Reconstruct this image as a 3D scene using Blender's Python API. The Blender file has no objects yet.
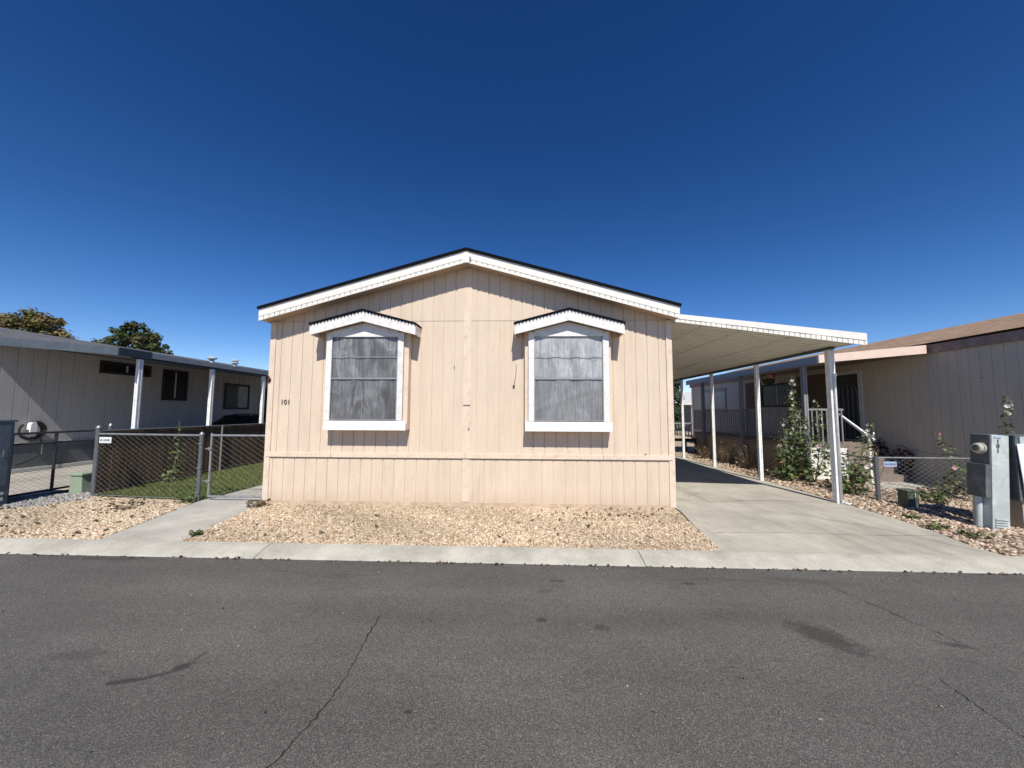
import bpy, math, random
import numpy as np
from mathutils import Vector, Matrix
random.seed(7); rng = np.random.default_rng(7)
scn = bpy.context.scene
COL = scn.collection
R = math.radians

# ------------------------------------------------------------------ materials
def new_mat(name):
    m = bpy.data.materials.new(name); m.use_nodes = True
    nt = m.node_tree
    return m, nt, nt.nodes['Principled BSDF']
def N(nt, t, **kw):
    n = nt.nodes.new(t)
    for k, v in kw.items(): setattr(n, k, v)
    return n
def noise(nt, scale, detail=4, rough=.6, stretch=None, vec=None):
    if vec is None:
        tc = N(nt, 'ShaderNodeTexCoord'); vec = tc.outputs['Object']
    if stretch:
        mp = N(nt, 'ShaderNodeMapping'); mp.inputs['Scale'].default_value = stretch
        nt.links.new(vec, mp.inputs['Vector']); vec = mp.outputs['Vector']
    n = N(nt, 'ShaderNodeTexNoise'); n.inputs['Scale'].default_value = scale
    n.inputs['Detail'].default_value = detail; n.inputs['Roughness'].default_value = rough
    nt.links.new(vec, n.inputs['Vector'])
    return n.outputs['Fac']
def ramp(nt, fac, stops):
    r = N(nt, 'ShaderNodeValToRGB'); e = r.color_ramp.elements
    while len(e) < len(stops): e.new(.5)
    for el, (p, c) in zip(e, stops):
        el.position = p; el.color = (*c, 1) if len(c) == 3 else c
    nt.links.new(fac, r.inputs['Fac']); return r.outputs['Color']
def mix(nt, a, b, fac, mode='MIX'):
    m = N(nt, 'ShaderNodeMix', data_type='RGBA', blend_type=mode)
    for sock, v in (('Factor', fac), ('A', a), ('B', b)):
        s = [i for i in m.inputs if i.name == sock and (i.type == 'RGBA' or sock == 'Factor' and i.type == 'VALUE')][0]
        if isinstance(v, (int, float)): s.default_value = v
        elif isinstance(v, tuple): s.default_value = (*v, 1)
        else: nt.links.new(v, s)
    return [o for o in m.outputs if o.type == 'RGBA'][0]
def math_(nt, op, a, b=None, c=None, clamp=False):
    m = N(nt, 'ShaderNodeMath', operation=op); m.use_clamp = clamp
    for i, v in enumerate((a, b, c)):
        if v is None: continue
        if isinstance(v, (int, float)): m.inputs[i].default_value = v
        else: nt.links.new(v, m.inputs[i])
    return m.outputs[0]
def bump(nt, b, height, strength=.3, dist=.01):
    n = N(nt, 'ShaderNodeBump'); n.inputs['Strength'].default_value = strength
    n.inputs['Distance'].default_value = dist
    nt.links.new(height, n.inputs['Height']); nt.links.new(n.outputs[0], b.inputs['Normal'])
def mat(name, c, rough=.6, var=.12, scale=3., stretch=None, bumps=None, metallic=0, spec=.4, dirt=None, dirt_scale=1.5):
    """painted / plain surface: colour with slow and fine variation, optional dirt patches and bump"""
    m, nt, b = new_mat(name)
    lo = tuple(x*(1-var) for x in c); hi = tuple(min(1, x*(1+var)) for x in c)
    col = ramp(nt, noise(nt, scale, 6, .65, stretch), [(.3, lo), (.7, hi)])
    if dirt:
        f = ramp(nt, noise(nt, dirt_scale, 8, .7, stretch), [(.5, (0, 0, 0)), (.75, (1, 1, 1))])
        col = mix(nt, col, dirt, f)
    nt.links.new(col, b.inputs['Base Color'])
    b.inputs['Roughness'].default_value = rough; b.inputs['Metallic'].default_value = metallic
    b.inputs['Specular IOR Level'].default_value = spec
    if bumps: bump(nt, b, noise(nt, bumps[0], 4, .6, stretch), bumps[1], .01)
    return m
def attr_mat(name, rough=.8, var=.25, scale=40, trans=0, spec=.3):
    """colour of each stone / leaf from its own attribute"""
    m, nt, b = new_mat(name)
    a = N(nt, 'ShaderNodeAttribute', attribute_name='Col')
    f = noise(nt, scale, 3)
    col = mix(nt, a.outputs['Color'], ramp(nt, f, [(.3, (1-var,)*3), (.7, (1, 1, 1))]), 1., 'MULTIPLY')
    nt.links.new(col, b.inputs['Base Color'])
    b.inputs['Roughness'].default_value = rough; b.inputs['Specular IOR Level'].default_value = spec
    if trans:
        t = N(nt, 'ShaderNodeBsdfTranslucent'); nt.links.new(col, t.inputs['Color'])
        mx = N(nt, 'ShaderNodeMixShader'); mx.inputs[0].default_value = trans
        nt.links.new(b.outputs[0], mx.inputs[1]); nt.links.new(t.outputs[0], mx.inputs[2])
        nt.links.new(mx.outputs[0], nt.nodes['Material Output'].inputs['Surface'])
    return m

M = {}
def siding(name, c, dirtc, grime=True):
    m, nt, b = new_mat(name)
    tc = N(nt, 'ShaderNodeTexCoord'); ob = tc.outputs['Object']
    lo = tuple(x*.93 for x in c); hi = tuple(min(1, x*1.05) for x in c)
    col = ramp(nt, noise(nt, 2.2, 7, .7, (1, 1, .35), ob), [(.3, lo), (.7, hi)])
    # weathered vertical grain
    g = ramp(nt, noise(nt, 30, 4, .7, (1, 1, .06), ob), [(.35, (.93,)*3), (.65, (1, 1, 1))])
    col = mix(nt, col, g, 1., 'MULTIPLY')
    dp = ramp(nt, noise(nt, 7, 6, .7, (1, 1, .12), ob), [(.52, (0, 0, 0)), (.72, (1, 1, 1))])
    col = mix(nt, col, tuple(x*.72 for x in c), mix(nt, (0, 0, 0), dp, .5))
    nv = N(nt, 'ShaderNodeTexVoronoi'); nv.inputs['Scale'].default_value = 1.; nv.inputs['Randomness'].default_value = .25
    nm = N(nt, 'ShaderNodeMapping'); nm.inputs['Scale'].default_value = (1/.2033, 1, 1/.16); nt.links.new(ob, nm.inputs[0]); nt.links.new(nm.outputs[0], nv.inputs['Vector'])
    nl = ramp(nt, nv.outputs['Distance'], [(.03, (1, 1, 1)), (.07, (0, 0, 0))])
    col = mix(nt, col, dirtc, mix(nt, (0, 0, 0), nl, .8))
    # scattered specks and nail stains
    sp = ramp(nt, noise(nt, 26, 2, .5, None, ob), [(.7, (0, 0, 0)), (.76, (1, 1, 1))])
    col = mix(nt, col, dirtc, mix(nt, (0, 0, 0), sp, .45))
    if grime:  # splashed soil: uneven stains that thin out with height
        sx = N(nt, 'ShaderNodeSeparateXYZ'); nt.links.new(ob, sx.inputs[0])
        h = N(nt, 'ShaderNodeMapRange'); h.inputs[1].default_value = .32; h.inputs[2].default_value = 0.
        nt.links.new(sx.outputs['Z'], h.inputs[0])
        f = math_(nt, 'MULTIPLY', h.outputs[0], noise(nt, 3.5, 8, .75, (1, 1, 1.5), ob))
        col = mix(nt, col, dirtc, math_(nt, 'MULTIPLY', f, .7, clamp=True))
    nt.links.new(col, b.inputs['Base Color'])
    b.inputs['Roughness'].default_value = .75; b.inputs['Specular IOR Level'].default_value = .25
    bump(nt, b, noise(nt, 45, 4, .6, (1, 1, .08), ob), .25, .006)
    return m
M['peach'] = siding('peach siding', (.665, .54, .422), (.42, .29, .19))
M['peach_trim'] = mat('peach trim paint', (.675, .55, .435), .7, .05, 4, bumps=(40, .1), dirt=(.52, .40, .30), dirt_scale=6)
M['soil_strip'] = mat('soiled base strip', (.52, .40, .29), .9, .2, 9, bumps=(40, .4), dirt=(.34, .25, .17), dirt_scale=5)
M['cream'] = mat('cream painted metal', (.74, .71, .655), .5, .04, 5, dirt=(.62, .56, .48), dirt_scale=9)
M['white'] = mat('white paint', (.72, .70, .67), .5, .05, 5, dirt=(.55, .50, .44), dirt_scale=11)
M['soffit'] = mat('tan soffit', (.55, .41, .29), .8, .1, 6)
M['pan'] = mat('off white carport pan', (.80, .77, .67), .5, .05, 2, dirt=(.6, .56, .46), dirt_scale=4)
M['post_white'] = mat('white enamel post', (.78, .78, .76), .4, .06, 6, dirt=(.55, .52, .47), dirt_scale=9)
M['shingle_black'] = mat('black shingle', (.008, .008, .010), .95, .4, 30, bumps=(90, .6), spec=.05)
def shingle(name, c1, c2):
    m, nt, b = new_mat(name)
    tc = N(nt, 'ShaderNodeTexCoord')
    br = N(nt, 'ShaderNodeTexBrick'); br.inputs['Scale'].default_value = 1.
    br.inputs['Brick Width'].default_value = .32; br.inputs['Row Height'].default_value = .14
    br.inputs['Mortar Size'].default_value = .008; br.offset = .37
    br.inputs['Color1'].default_value = (*c1, 1); br.inputs['Color2'].default_value = (*c2, 1)
    br.inputs['Mortar'].default_value = (*[x*.5 for x in c1], 1)
    mp = N(nt, 'ShaderNodeMapping'); mp.inputs['Rotation'].default_value = (0, 0, R(90))
    nt.links.new(tc.outputs['Object'], mp.inputs['Vector']); nt.links.new(mp.outputs[0], br.inputs['Vector'])
    col = mix(nt, br.outputs['Color'], ramp(nt, noise(nt, 6, 8, .8), [(.3, (.6,)*3), (.7, (1.2, 1.2, 1.2))]), 1., 'MULTIPLY')
    nt.links.new(col, b.inputs['Base Color']); b.inputs['Roughness'].default_value = .95
    bump(nt, b, noise(nt, 120, 2), .5, .01)
    return m
M['shingle_brown'] = shingle('brown shingle', (.27, .175, .11), (.38, .255, .17))
M['shingle_grey'] = shingle('grey shingle', (.09, .09, .10), (.14, .14, .15))
M['grey_siding'] = siding('grey siding', (.47, .455, .44), (.15, .14, .13), False)
M['taupe_siding'] = siding('taupe siding', (.50, .455, .39), (.2, .17, .14), False)
M['grey_skirt'] = mat('dark grey skirting', (.12, .125, .13), .8, .15, 3)
M['pale_ledge'] = mat('pale trim', (.5, .5, .48), .7, .1, 4)
M['slate_paint'] = mat('slate blue painted metal', (.075, .092, .112), .5, .15, 3, dirt=(.12, .14, .16), dirt_scale=4)
M['slate_dark'] = mat('dark slate metal', (.035, .045, .06), .5, .2, 4)
M['grey_gutter'] = mat('grey metal edge', (.25, .265, .28), .45, .1, 4)
M['brown_fascia'] = mat('dusty brown fascia', (.22, .155, .14), .8, .15, 4, dirt=(.35, .28, .25), dirt_scale=5)
M['pink_fascia'] = mat('pale pink fascia', (.70, .54, .45), .7, .08, 4)
M['dark_wood'] = mat('dark brown trim', (.022, .017, .014), .7, .3, 8)
M['brown_slat'] = mat('brown privacy slat', (.12, .078, .05), .8, .35, 5, (1, 1, .2), bumps=(30, .3))
M['galv'] = mat('galvanised steel', (.36, .37, .38), .45, .2, 14, metallic=.6, dirt=(.2, .19, .18), dirt_scale=9)
M['galv_dark'] = mat('dull galvanised pipe', (.14, .15, .16), .55, .2, 14, metallic=.4)
M['mesh_wire'] = mat('weathered mesh wire', (.20, .185, .165), .6, .2, 14, metallic=.3)
M['black_pipe'] = mat('black steel pipe', (.03, .032, .036), .5, .3, 10)
M['util_grey'] = mat('weathered grey utility enamel', (.42, .46, .45), .5, .14, 4, dirt=(.62, .65, .63), dirt_scale=5)
M['util_dark'] = mat('grey utility enamel', (.085, .095, .10), .5, .14, 5, dirt=(.17, .185, .185), dirt_scale=6)
M['util_blue'] = mat('slate utility enamel', (.085, .115, .145), .5, .15, 4, dirt=(.14, .17, .2), dirt_scale=3)
M['green_box'] = mat('pale green plastic', (.27, .34, .25), .6, .12, 5, dirt=(.2, .24, .17), dirt_scale=5)
M['green_box_dark'] = mat('dark green plastic', (.085, .10, .07), .6, .15, 5, dirt=(.15, .16, .11), dirt_scale=5)
M['dark_plastic'] = mat('black plastic', (.02, .02, .022), .5, .2, 8)
M['white_plastic'] = mat('white plastic', (.75, .75, .75), .35, .05, 5)
M['sign_ink'] = mat('grey lettering', (.30, .33, .40), .7, .1, 5)
M['dark_ink'] = mat('dark brown numerals', (.05, .035, .025), .6, .2, 5)
M['meter_glass'] = mat('yellowed meter cover', (.45, .43, .37), .25, .1, 6, spec=.6)
M['rust'] = mat('rusty iron', (.10, .04, .025), .9, .5, 20)
M['blue_label'] = mat('blue label', (.35, .42, .60), .5, .1, 9)
M['concrete_step'] = mat('brown step', (.22, .175, .15), .9, .2, 7, bumps=(30, .3))
M['deck_wood'] = mat('weathered deck board', (.22, .17, .13), .85, .25, 6)
M['tan_skirt'] = mat('tan deck skirting', (.42, .34, .25), .85, .15, 4, dirt=(.3, .23, .16), dirt_scale=4)
M['dark_rail'] = mat('grey painted railing', (.23, .23, .235), .6, .15, 5)
M['leaf'] = attr_mat('leaf', .6, .3, 30, .25)
M['petal'] = attr_mat('petal', .6, .1, 30, .3)
M['stone'] = attr_mat('stone', .9, .3, 60)
M['bark'] = mat('bark', (.12, .09, .065), .95, .35, 8, (1, 1, .2), bumps=(20, .5))
M['stem'] = mat('plant stem', (.10, .13, .05), .8, .2, 8)
M['dry_twig'] = mat('dry twig', (.16, .115, .075), .9, .3, 12)
M['terracotta'] = mat('dark flower pot', (.05, .04, .04), .7, .2, 6)
M['car_paint'] = mat('dark navy car paint', (.008, .009, .016), .2, .2, 2, spec=.6)
M['rubber'] = mat('rubber', (.02, .02, .02), .9, .2, 8)
M['brick_red'] = mat('dark red timber', (.13, .075, .05), .8, .2, 4)

def glass(name, c, rough=.25):
    m, nt, b = new_mat(name)
    col = ramp(nt, noise(nt, 2, 3), [(.3, tuple(x*.7 for x in c)), (.7, c)])
    nt.links.new(col, b.inputs['Base Color'])
    b.inputs['Roughness'].default_value = rough; b.inputs['Specular IOR Level'].default_value = .12
    return m
M['glass'] = glass('dark window glass', (.02, .022, .025))
M['glass_pale'] = glass('pale toned glass', (.30, .31, .33), .15)  # pale base colour stands in for the reflection on the far porch window

def film(name, c_lo, c_hi, z_split, low_gain, fold_glints):
    """insect screen over crumpled silver film"""
    m, nt, b = new_mat(name)
    tc = N(nt, 'ShaderNodeTexCoord'); ob = tc.outputs['Object']
    v = noise(nt, 42, 4, .7, (1, 1, .04), ob)
    w = noise(nt, 5.5, 6, .75, (1, 1, .8), ob)
    f = math_(nt, 'ADD', math_(nt, 'MULTIPLY', v, .62), math_(nt, 'MULTIPLY', w, .38))
    col = ramp(nt, f, [(.40, c_lo), (.60, c_hi)])
    nd = N(nt, 'ShaderNodeTexNoise'); nd.inputs['Scale'].default_value = 2.2; nd.inputs['Detail'].default_value = 5
    nd.inputs['Distortion'].default_value = .8
    mp = N(nt, 'ShaderNodeMapping'); mp.inputs['Scale'].default_value = (1.6, 1, .6); mp.inputs['Rotation'].default_value = (0, R(22), 0)
    nt.links.new(ob, mp.inputs[0]); nt.links.new(mp.outputs[0], nd.inputs['Vector'])
    cr = ramp(nt, nd.outputs['Fac'], [(.30, (.55,)*3), (.44, (.9,)*3), (.50, (1.45,)*3), (.55, (.95,)*3), (.7, (1.25,)*3)])  # fold highlights and shade painted into the film colour as streaks
    col = mix(nt, col, cr, fold_glints, 'MULTIPLY')
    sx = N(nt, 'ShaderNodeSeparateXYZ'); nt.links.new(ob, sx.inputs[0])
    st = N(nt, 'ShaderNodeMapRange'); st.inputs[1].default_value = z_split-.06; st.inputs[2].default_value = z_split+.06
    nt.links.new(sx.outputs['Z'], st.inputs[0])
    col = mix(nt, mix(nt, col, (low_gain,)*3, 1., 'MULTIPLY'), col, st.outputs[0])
    nt.links.new(col, b.inputs['Base Color'])
    b.inputs['Roughness'].default_value = .4; b.inputs['Metallic'].default_value = .2
    bump(nt, b, f, .8, .02)
    return m
M['film_rail'] = mat('rail seen through screen', (.26, .265, .27), .5, .15, 30)
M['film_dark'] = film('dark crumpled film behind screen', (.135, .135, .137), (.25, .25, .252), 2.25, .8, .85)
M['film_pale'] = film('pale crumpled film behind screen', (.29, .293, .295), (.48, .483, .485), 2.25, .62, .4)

# concrete / asphalt / soil
def concrete(name, c, sc=1., streak=False):
    m, nt, b = new_mat(name)
    tc = N(nt, 'ShaderNodeTexCoord'); ob = tc.outputs['Object']
    col = ramp(nt, noise(nt, .9*sc, 8, .72, None, ob), [(.3, tuple(x*.66 for x in c)), (.7, tuple(x*1.14 for x in c))])
    fine = ramp(nt, noise(nt, 60, 4, .7, None, ob), [(.3, (.82,)*3), (.7, (1.08,)*3)])
    col = mix(nt, col, fine, 1., 'MULTIPLY')
    if streak:   # tyre grime along the drive
        f = ramp(nt, noise(nt, 1.6, 6, .7, (1.3, .18, 1), ob), [(.52, (0, 0, 0)), (.8, (1, 1, 1))])
        col = mix(nt, col, tuple(x*.5 for x in c), f)
    sp = ramp(nt, noise(nt, 3.1, 9, .8, None, ob), [(.62, (0, 0, 0)), (.72, (1, 1, 1))])
    col = mix(nt, col, tuple(x*.55 for x in c), mix(nt, (0, 0, 0), sp, .6))
    ru = ramp(nt, noise(nt, 1.1, 9, .8, (1, 2.5, 1), ob), [(.58, (0, 0, 0)), (.75, (1, 1, 1))])
    col = mix(nt, col, (.30, .23, .15), mix(nt, (0, 0, 0), ru, .5))
    nt.links.new(col, b.inputs['Base Color']); b.inputs['Roughness'].default_value = .9
    b.inputs['Specular IOR Level'].default_value = .2
    bump(nt, b, noise(nt, 90, 4, .7, None, ob), .35, .006)
    return m
M['drive'] = concrete('driveway concrete', (.45, .42, .355), 1., True)
M['walk'] = concrete('path concrete', (.46, .435, .385), 1.4)
M['kerb'] = concrete('kerb concrete', (.465, .44, .38), 2.)
M['far_drive'] = concrete('neighbour drive concrete', (.40, .37, .33), 1.)

def asphalt():
    m, nt, b = new_mat('worn asphalt')
    tc = N(nt, 'ShaderNodeTexCoord'); ob = tc.outputs['Object']
    base = ramp(nt, noise(nt, .45, 7, .65, (1, 1.6, 1), ob), [(.3, (.087, .083, .077)), (.7, (.130, .125, .115))])
    vo = N(nt, 'ShaderNodeTexVoronoi'); vo.inputs['Scale'].default_value = 230
    nt.links.new(ob, vo.inputs['Vector'])
    agg = N(nt, 'ShaderNodeSeparateColor'); nt.links.new(vo.outputs['Color'], agg.inputs[0])
    sp = ramp(nt, agg.outputs[0], [(.0, (.42,)*3), (.45, (.88,)*3), (.9, (1.3,)*3), (.99, (2.3, 2.25, 2.1))])
    col = mix(nt, base, sp, 1., 'MULTIPLY')
    fine = ramp(nt, noise(nt, 330, 3, .7, None, ob), [(.3, (.75,)*3), (.7, (1.2,)*3)])
    col = mix(nt, col, fine, 1., 'MULTIPLY')
    blot = ramp(nt, noise(nt, 2.3, 8, .75, None, ob), [(.60, (0, 0, 0)), (.74, (1, 1, 1))])
    col = mix(nt, col, (.055, .052, .05), mix(nt, (0, 0, 0), blot, .5))
    dk = ramp(nt, noise(nt, 22, 3, .6, None, ob), [(.70, (0, 0, 0)), (.76, (1, 1, 1))])
    col = mix(nt, col, (.03, .028, .026), mix(nt, (0, 0, 0), dk, .6))
    ln_ = ramp(nt, noise(nt, .8, 5, .6, (.12, 1.6, 1), ob), [(.35, (.84,)*3), (.65, (1.1, 1.1, 1.1))])
    col = mix(nt, col, ln_, 1., 'MULTIPLY')
    # oil stains / patches: soft ellipses with ragged outline
    rag = math_(nt, 'MULTIPLY', math_(nt, 'SUBTRACT', noise(nt, 22, 8, .8, None, ob), .5), 3.)
    fac = None
    for cx, cy, rx, ry, rot, amt in STAINS:
        mp = N(nt, 'ShaderNodeMapping', vector_type='TEXTURE')
        mp.inputs['Location'].default_value = (cx, cy, -.07); mp.inputs['Rotation'].default_value = (0, 0, R(rot))
        mp.inputs['Scale'].default_value = (rx, ry, 1)
        nt.links.new(ob, mp.inputs['Vector'])
        ln = N(nt, 'ShaderNodeVectorMath', operation='LENGTH'); nt.links.new(mp.outputs[0], ln.inputs[0])
        d = math_(nt, 'ADD', ln.outputs['Value'], rag)
        r = N(nt, 'ShaderNodeMapRange'); r.inputs[1].default_value = 1.25; r.inputs[2].default_value = .6
        r.inputs[3].default_value = 0; r.inputs[4].default_value = amt
        nt.links.new(d, r.inputs[0])
        fac = r.outputs[0] if fac is None else math_(nt, 'MAXIMUM', fac, r.outputs[0])
    col = mix(nt, col, (.032, .028, .026), fac)
    nt.links.new(col, b.inputs['Base Color']); b.inputs['Roughness'].default_value = .88
    b.inputs['Specular IOR Level'].default_value = .25
    bump(nt, b, vo.outputs['Distance'], .35, .004)
    return m
STAINS = [(2.34, 3.12, .25, .14, -52, .7), (-2.55, 2.43, .10, .022, 12, .8), (-2.42, 2.48, .10, .02, 30, .75), (-2.33, 2.57, .07, .04, 40, .85), (-2.31, 2.68, .05, .015, 75, .7),
          (-2.62, 2.41, .06, .025, 10, .8), (3.25, 3.05, .13, .035, -18, .6), (.33, 3.98, .09, .03, 0, .65), (.14, 3.25, .05, .035, 0, .7),
          (.62, 3.16, .07, .045, 0, .55), (1.66, 3.98, .07, .03, 0, .8), (-3.2, 2.65, .2, .06, 10, .35), (-1.97, 3.96, .15, .05, 0, .25),
          (.2, 3.75, .09, .04, 0, .3), (2.9, 4.1, .5, .07, -10, .3), (-.68, 2.26, .025, .015, 0, .8), (-4.9, 4.3, .5, .04, 0, .45)]
M['asphalt'] = asphalt()
M['tar'] = mat('crack', (.016, .015, .014), .95, .3, 20)
M['joint'] = mat('hairline joint', (.14, .125, .10), .95, .3, 20)
M['soil'] = mat('sandy soil', (.38, .30, .215), .95, .3, 2.5, bumps=(40, .6), dirt=(.24, .17, .11), dirt_scale=5)
def gravel_base(name, c):
    m, nt, b = new_mat(name)
    vo = N(nt, 'ShaderNodeTexVoronoi'); vo.inputs['Scale'].default_value = 42
    tc = N(nt, 'ShaderNodeTexCoord'); nt.links.new(tc.outputs['Object'], vo.inputs['Vector'])
    s = N(nt, 'ShaderNodeSeparateColor'); nt.links.new(vo.outputs['Color'], s.inputs[0])
    col = ramp(nt, s.outputs[0], [(0, tuple(x*.4 for x in c)), (.5, c), (1, tuple(min(1, x*1.4) for x in c))])
    nt.links.new(col, b.inputs['Base Color']); b.inputs['Roughness'].default_value = .95
    bump(nt, b, vo.outputs['Distance'], .8, .015)
    return m
M['gravel_base'] = gravel_base('small tan gravel', (.46, .335, .21))
M['gravel_base_grey'] = gravel_base('small grey gravel', (.30, .28, .26))
M['turf_soil'] = mat('lawn base', (.055, .075, .022), .95, .3, 14, dirt=(.09, .085, .04), dirt_scale=4)
M['hill'] = mat('hazy hill rock', (.22, .23, .27), .95, .25, .03, dirt=(.30, .28, .29), dirt_scale=.02)

# ------------------------------------------------------------------ mesh helpers
OFF = {}
class MB:
    def __init__(s): s.v = []; s.f = []
    def quad(s, *p):
        n = len(s.v); s.v += [tuple(q) for q in p]; s.f.append(tuple(range(n, n+len(p))))
    def box(s, x0, x1, y0, y1, z0, z1):
        n = len(s.v)
        s.v += [(x, y, z) for z in (z0, z1) for y in (y0, y1) for x in (x0, x1)]
        s.f += [tuple(n+i for i in f) for f in ((0, 2, 3, 1), (4, 5, 7, 6), (0, 1, 5, 4), (2, 6, 7, 3), (0, 4, 6, 2), (1, 3, 7, 5))]
    def bar(s, a, b, w, h, up=(0, 0, 1)):
        a = Vector(a); b = Vector(b); d = (b-a).normalized(); u = Vector(up)
        r = d.cross(u)
        if r.length < 1e-4: r = d.cross(Vector((0, 1, 0)))
        r.normalize(); u = r.cross(d).normalized(); n = len(s.v)
        for p in (a, b):
            for i, j in ((-1, -1), (1, -1), (1, 1), (-1, 1)): s.v.append(tuple(p+r*(i*w/2)+u*(j*h/2)))
        s.f += [(n, n+3, n+2, n+1), (n+4, n+5, n+6, n+7)]+[(n+i, n+(i+1) % 4, n+4+(i+1) % 4, n+4+i) for i in range(4)]
    def tube(s, pts, r, k=8, caps=True):
        pts = [Vector(p) for p in pts]; n0 = len(s.v)
        rs = r if isinstance(r, (list, tuple)) else [r]*len(pts)
        ref = None
        for i, p in enumerate(pts):
            d = (pts[min(i+1, len(pts)-1)]-pts[max(i-1, 0)]).normalized()
            if ref is None: ref = Vector((0, 0, 1)) if abs(d.z) < .9 else Vector((1, 0, 0))
            a = d.cross(ref).normalized(); b = d.cross(a).normalized(); ref = -b if False else ref
            for j in range(k):
                t = 2*math.pi*j/k; s.v.append(tuple(p+(a*math.cos(t)+b*math.sin(t))*rs[i]))
        for i in range(len(pts)-1):
            for j in range(k):
                s.f.append((n0+i*k+j, n0+i*k+(j+1) % k, n0+(i+1)*k+(j+1) % k, n0+(i+1)*k+j))
        if caps:
            s.f.append(tuple(n0+j for j in range(k))[::-1]); e = n0+(len(pts)-1)*k; s.f.append(tuple(e+j for j in range(k)))
    def prism(s, poly, a0, a1, axis='y'):
        """poly of 2-D points swept along an axis: 'y' -> (x,z), 'x' -> (y,z), 'z' -> (x,y)"""
        def P(p, a): return {'y': (p[0], a, p[1]), 'x': (a, p[0], p[1]), 'z': (p[0], p[1], a)}[axis]
        n = len(s.v); k = len(poly)
        s.v += [P(p, a0) for p in poly]+[P(p, a1) for p in poly]
        s.f += [tuple(range(n, n+k)), tuple(range(n+k, n+2*k))[::-1]]
        s.f += [(n+i, n+k+i, n+k+(i+1) % k, n+(i+1) % k) for i in range(k)]
    def lathe(s, c, prof, k=16, axis='z'):
        n = len(s.v)
        for r, h in prof:
            for j in range(k):
                t = 2*math.pi*j/k; a, b = r*math.cos(t), r*math.sin(t)
                s.v.append({'z': (c[0]+a, c[1]+b, c[2]+h), 'x': (c[0]+h, c[1]+a, c[2]+b), 'y': (c[0]+a, c[1]+h, c[2]+b)}[axis])
        for i in range(len(prof)-1):
            for j in range(k): s.f.append((n+i*k+j, n+i*k+(j+1) % k, n+(i+1)*k+(j+1) % k, n+(i+1)*k+j))
        s.f.append(tuple(n+j for j in range(k))[::-1]); e = n+(len(prof)-1)*k; s.f.append(tuple(e+j for j in range(k)))
    def build(s, name, m, parent=None, loc=None, smooth=False, recalc=True, bevel=0):
        off = OFF[parent.name] if parent else Vector(loc or (0, 0, 0))
        me = bpy.data.meshes.new(name)
        me.from_pydata([(x-off[0], y-off[1], z-off[2]) for x, y, z in s.v], [], s.f)
        if recalc:
            import bmesh
            bm = bmesh.new(); bm.from_mesh(me); bmesh.ops.recalc_face_normals(bm, faces=bm.faces); bm.to_mesh(me); bm.free()
        if smooth: me.polygons.foreach_set('use_smooth', [True]*len(me.polygons))
        me.materials.append(M[m] if isinstance(m, str) else m)
        o = bpy.data.objects.new(name, me); COL.objects.link(o)
        if parent: o.parent = parent
        else: o.location = off
        if bevel:
            bv = o.modifiers.new('bevel', 'BEVEL'); bv.width = bevel; bv.segments = 2; bv.limit_method = 'ANGLE'
        OFF[o.name] = off
        return o
def tag(o, label, cat, group=None):
    o['label'] = label; o['category'] = cat
    if group: o['group'] = group
    return o
def thing(name, label, cat, loc, group=None):
    o = bpy.data.objects.new(name, None); COL.objects.link(o); o.location = loc
    o.empty_display_size = .2; OFF[o.name] = Vector(loc)
    return tag(o, label, cat, group)
def struct(o, kind='structure'): o['kind'] = kind; return o
def dup(o, delta=None, parent=None):
    c = o.copy(); COL.objects.link(c); c.parent = parent
    for ch in [x for x in COL.objects if x.parent == o]: dup(ch, None, c)
    if delta is not None: c.location = Vector(o.location)+Vector(delta)
    return c
def text_mb(txt, size, at, right, up, depth=.004):
    cu = bpy.data.curves.new('t', 'FONT'); cu.body = txt; cu.size = size; cu.extrude = depth/2
    cu.align_x = 'CENTER'; cu.align_y = 'CENTER'
    o = bpy.data.objects.new('t', cu); COL.objects.link(o)
    bpy.context.view_layer.update()
    me = bpy.data.meshes.new_from_object(o.evaluated_get(bpy.context.evaluated_depsgraph_get()))
    r = Vector(right).normalized(); u = Vector(up).normalized(); n = r.cross(u); a = Vector(at)
    mb = MB(); mb.v = [tuple(a+r*v.co.x+u*v.co.y+n*v.co.z) for v in me.vertices]; mb.f = [tuple(p.vertices) for p in me.polygons]
    bpy.data.objects.remove(o); bpy.data.curves.remove(cu); bpy.data.meshes.remove(me)
    return mb
def soup(name, V, F, cols, m, parent=None, loc=None, smooth=False):
    """big mesh from arrays: V (n,3), F (m,k) same-size faces, cols (n,3) per vertex"""
    off = OFF[parent.name] if parent else Vector(loc or (0, 0, 0))
    me = bpy.data.meshes.new(name); k = F.shape[1]
    me.vertices.add(len(V)); me.vertices.foreach_set('co', (V-np.array(off)).astype(np.float32).ravel())
    me.loops.add(F.size); me.loops.foreach_set('vertex_index', F.astype(np.int32).ravel())
    me.polygons.add(len(F)); me.polygons.foreach_set('loop_start', np.arange(0, F.size, k, dtype=np.int32))
    if smooth: me.polygons.foreach_set('use_smooth', np.ones(len(F), dtype=bool))
    me.update(calc_edges=True)
    a = me.color_attributes.new('Col', 'FLOAT_COLOR', 'POINT')
    a.data.foreach_set('color', np.hstack([cols, np.ones((len(V), 1))]).astype(np.float32).ravel())
    me.materials.append(M[m])
    o = bpy.data.objects.new(name, me); COL.objects.link(o)
    if parent: o.parent = parent
    else: o.location = off
    OFF[o.name] = off
    return o

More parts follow.
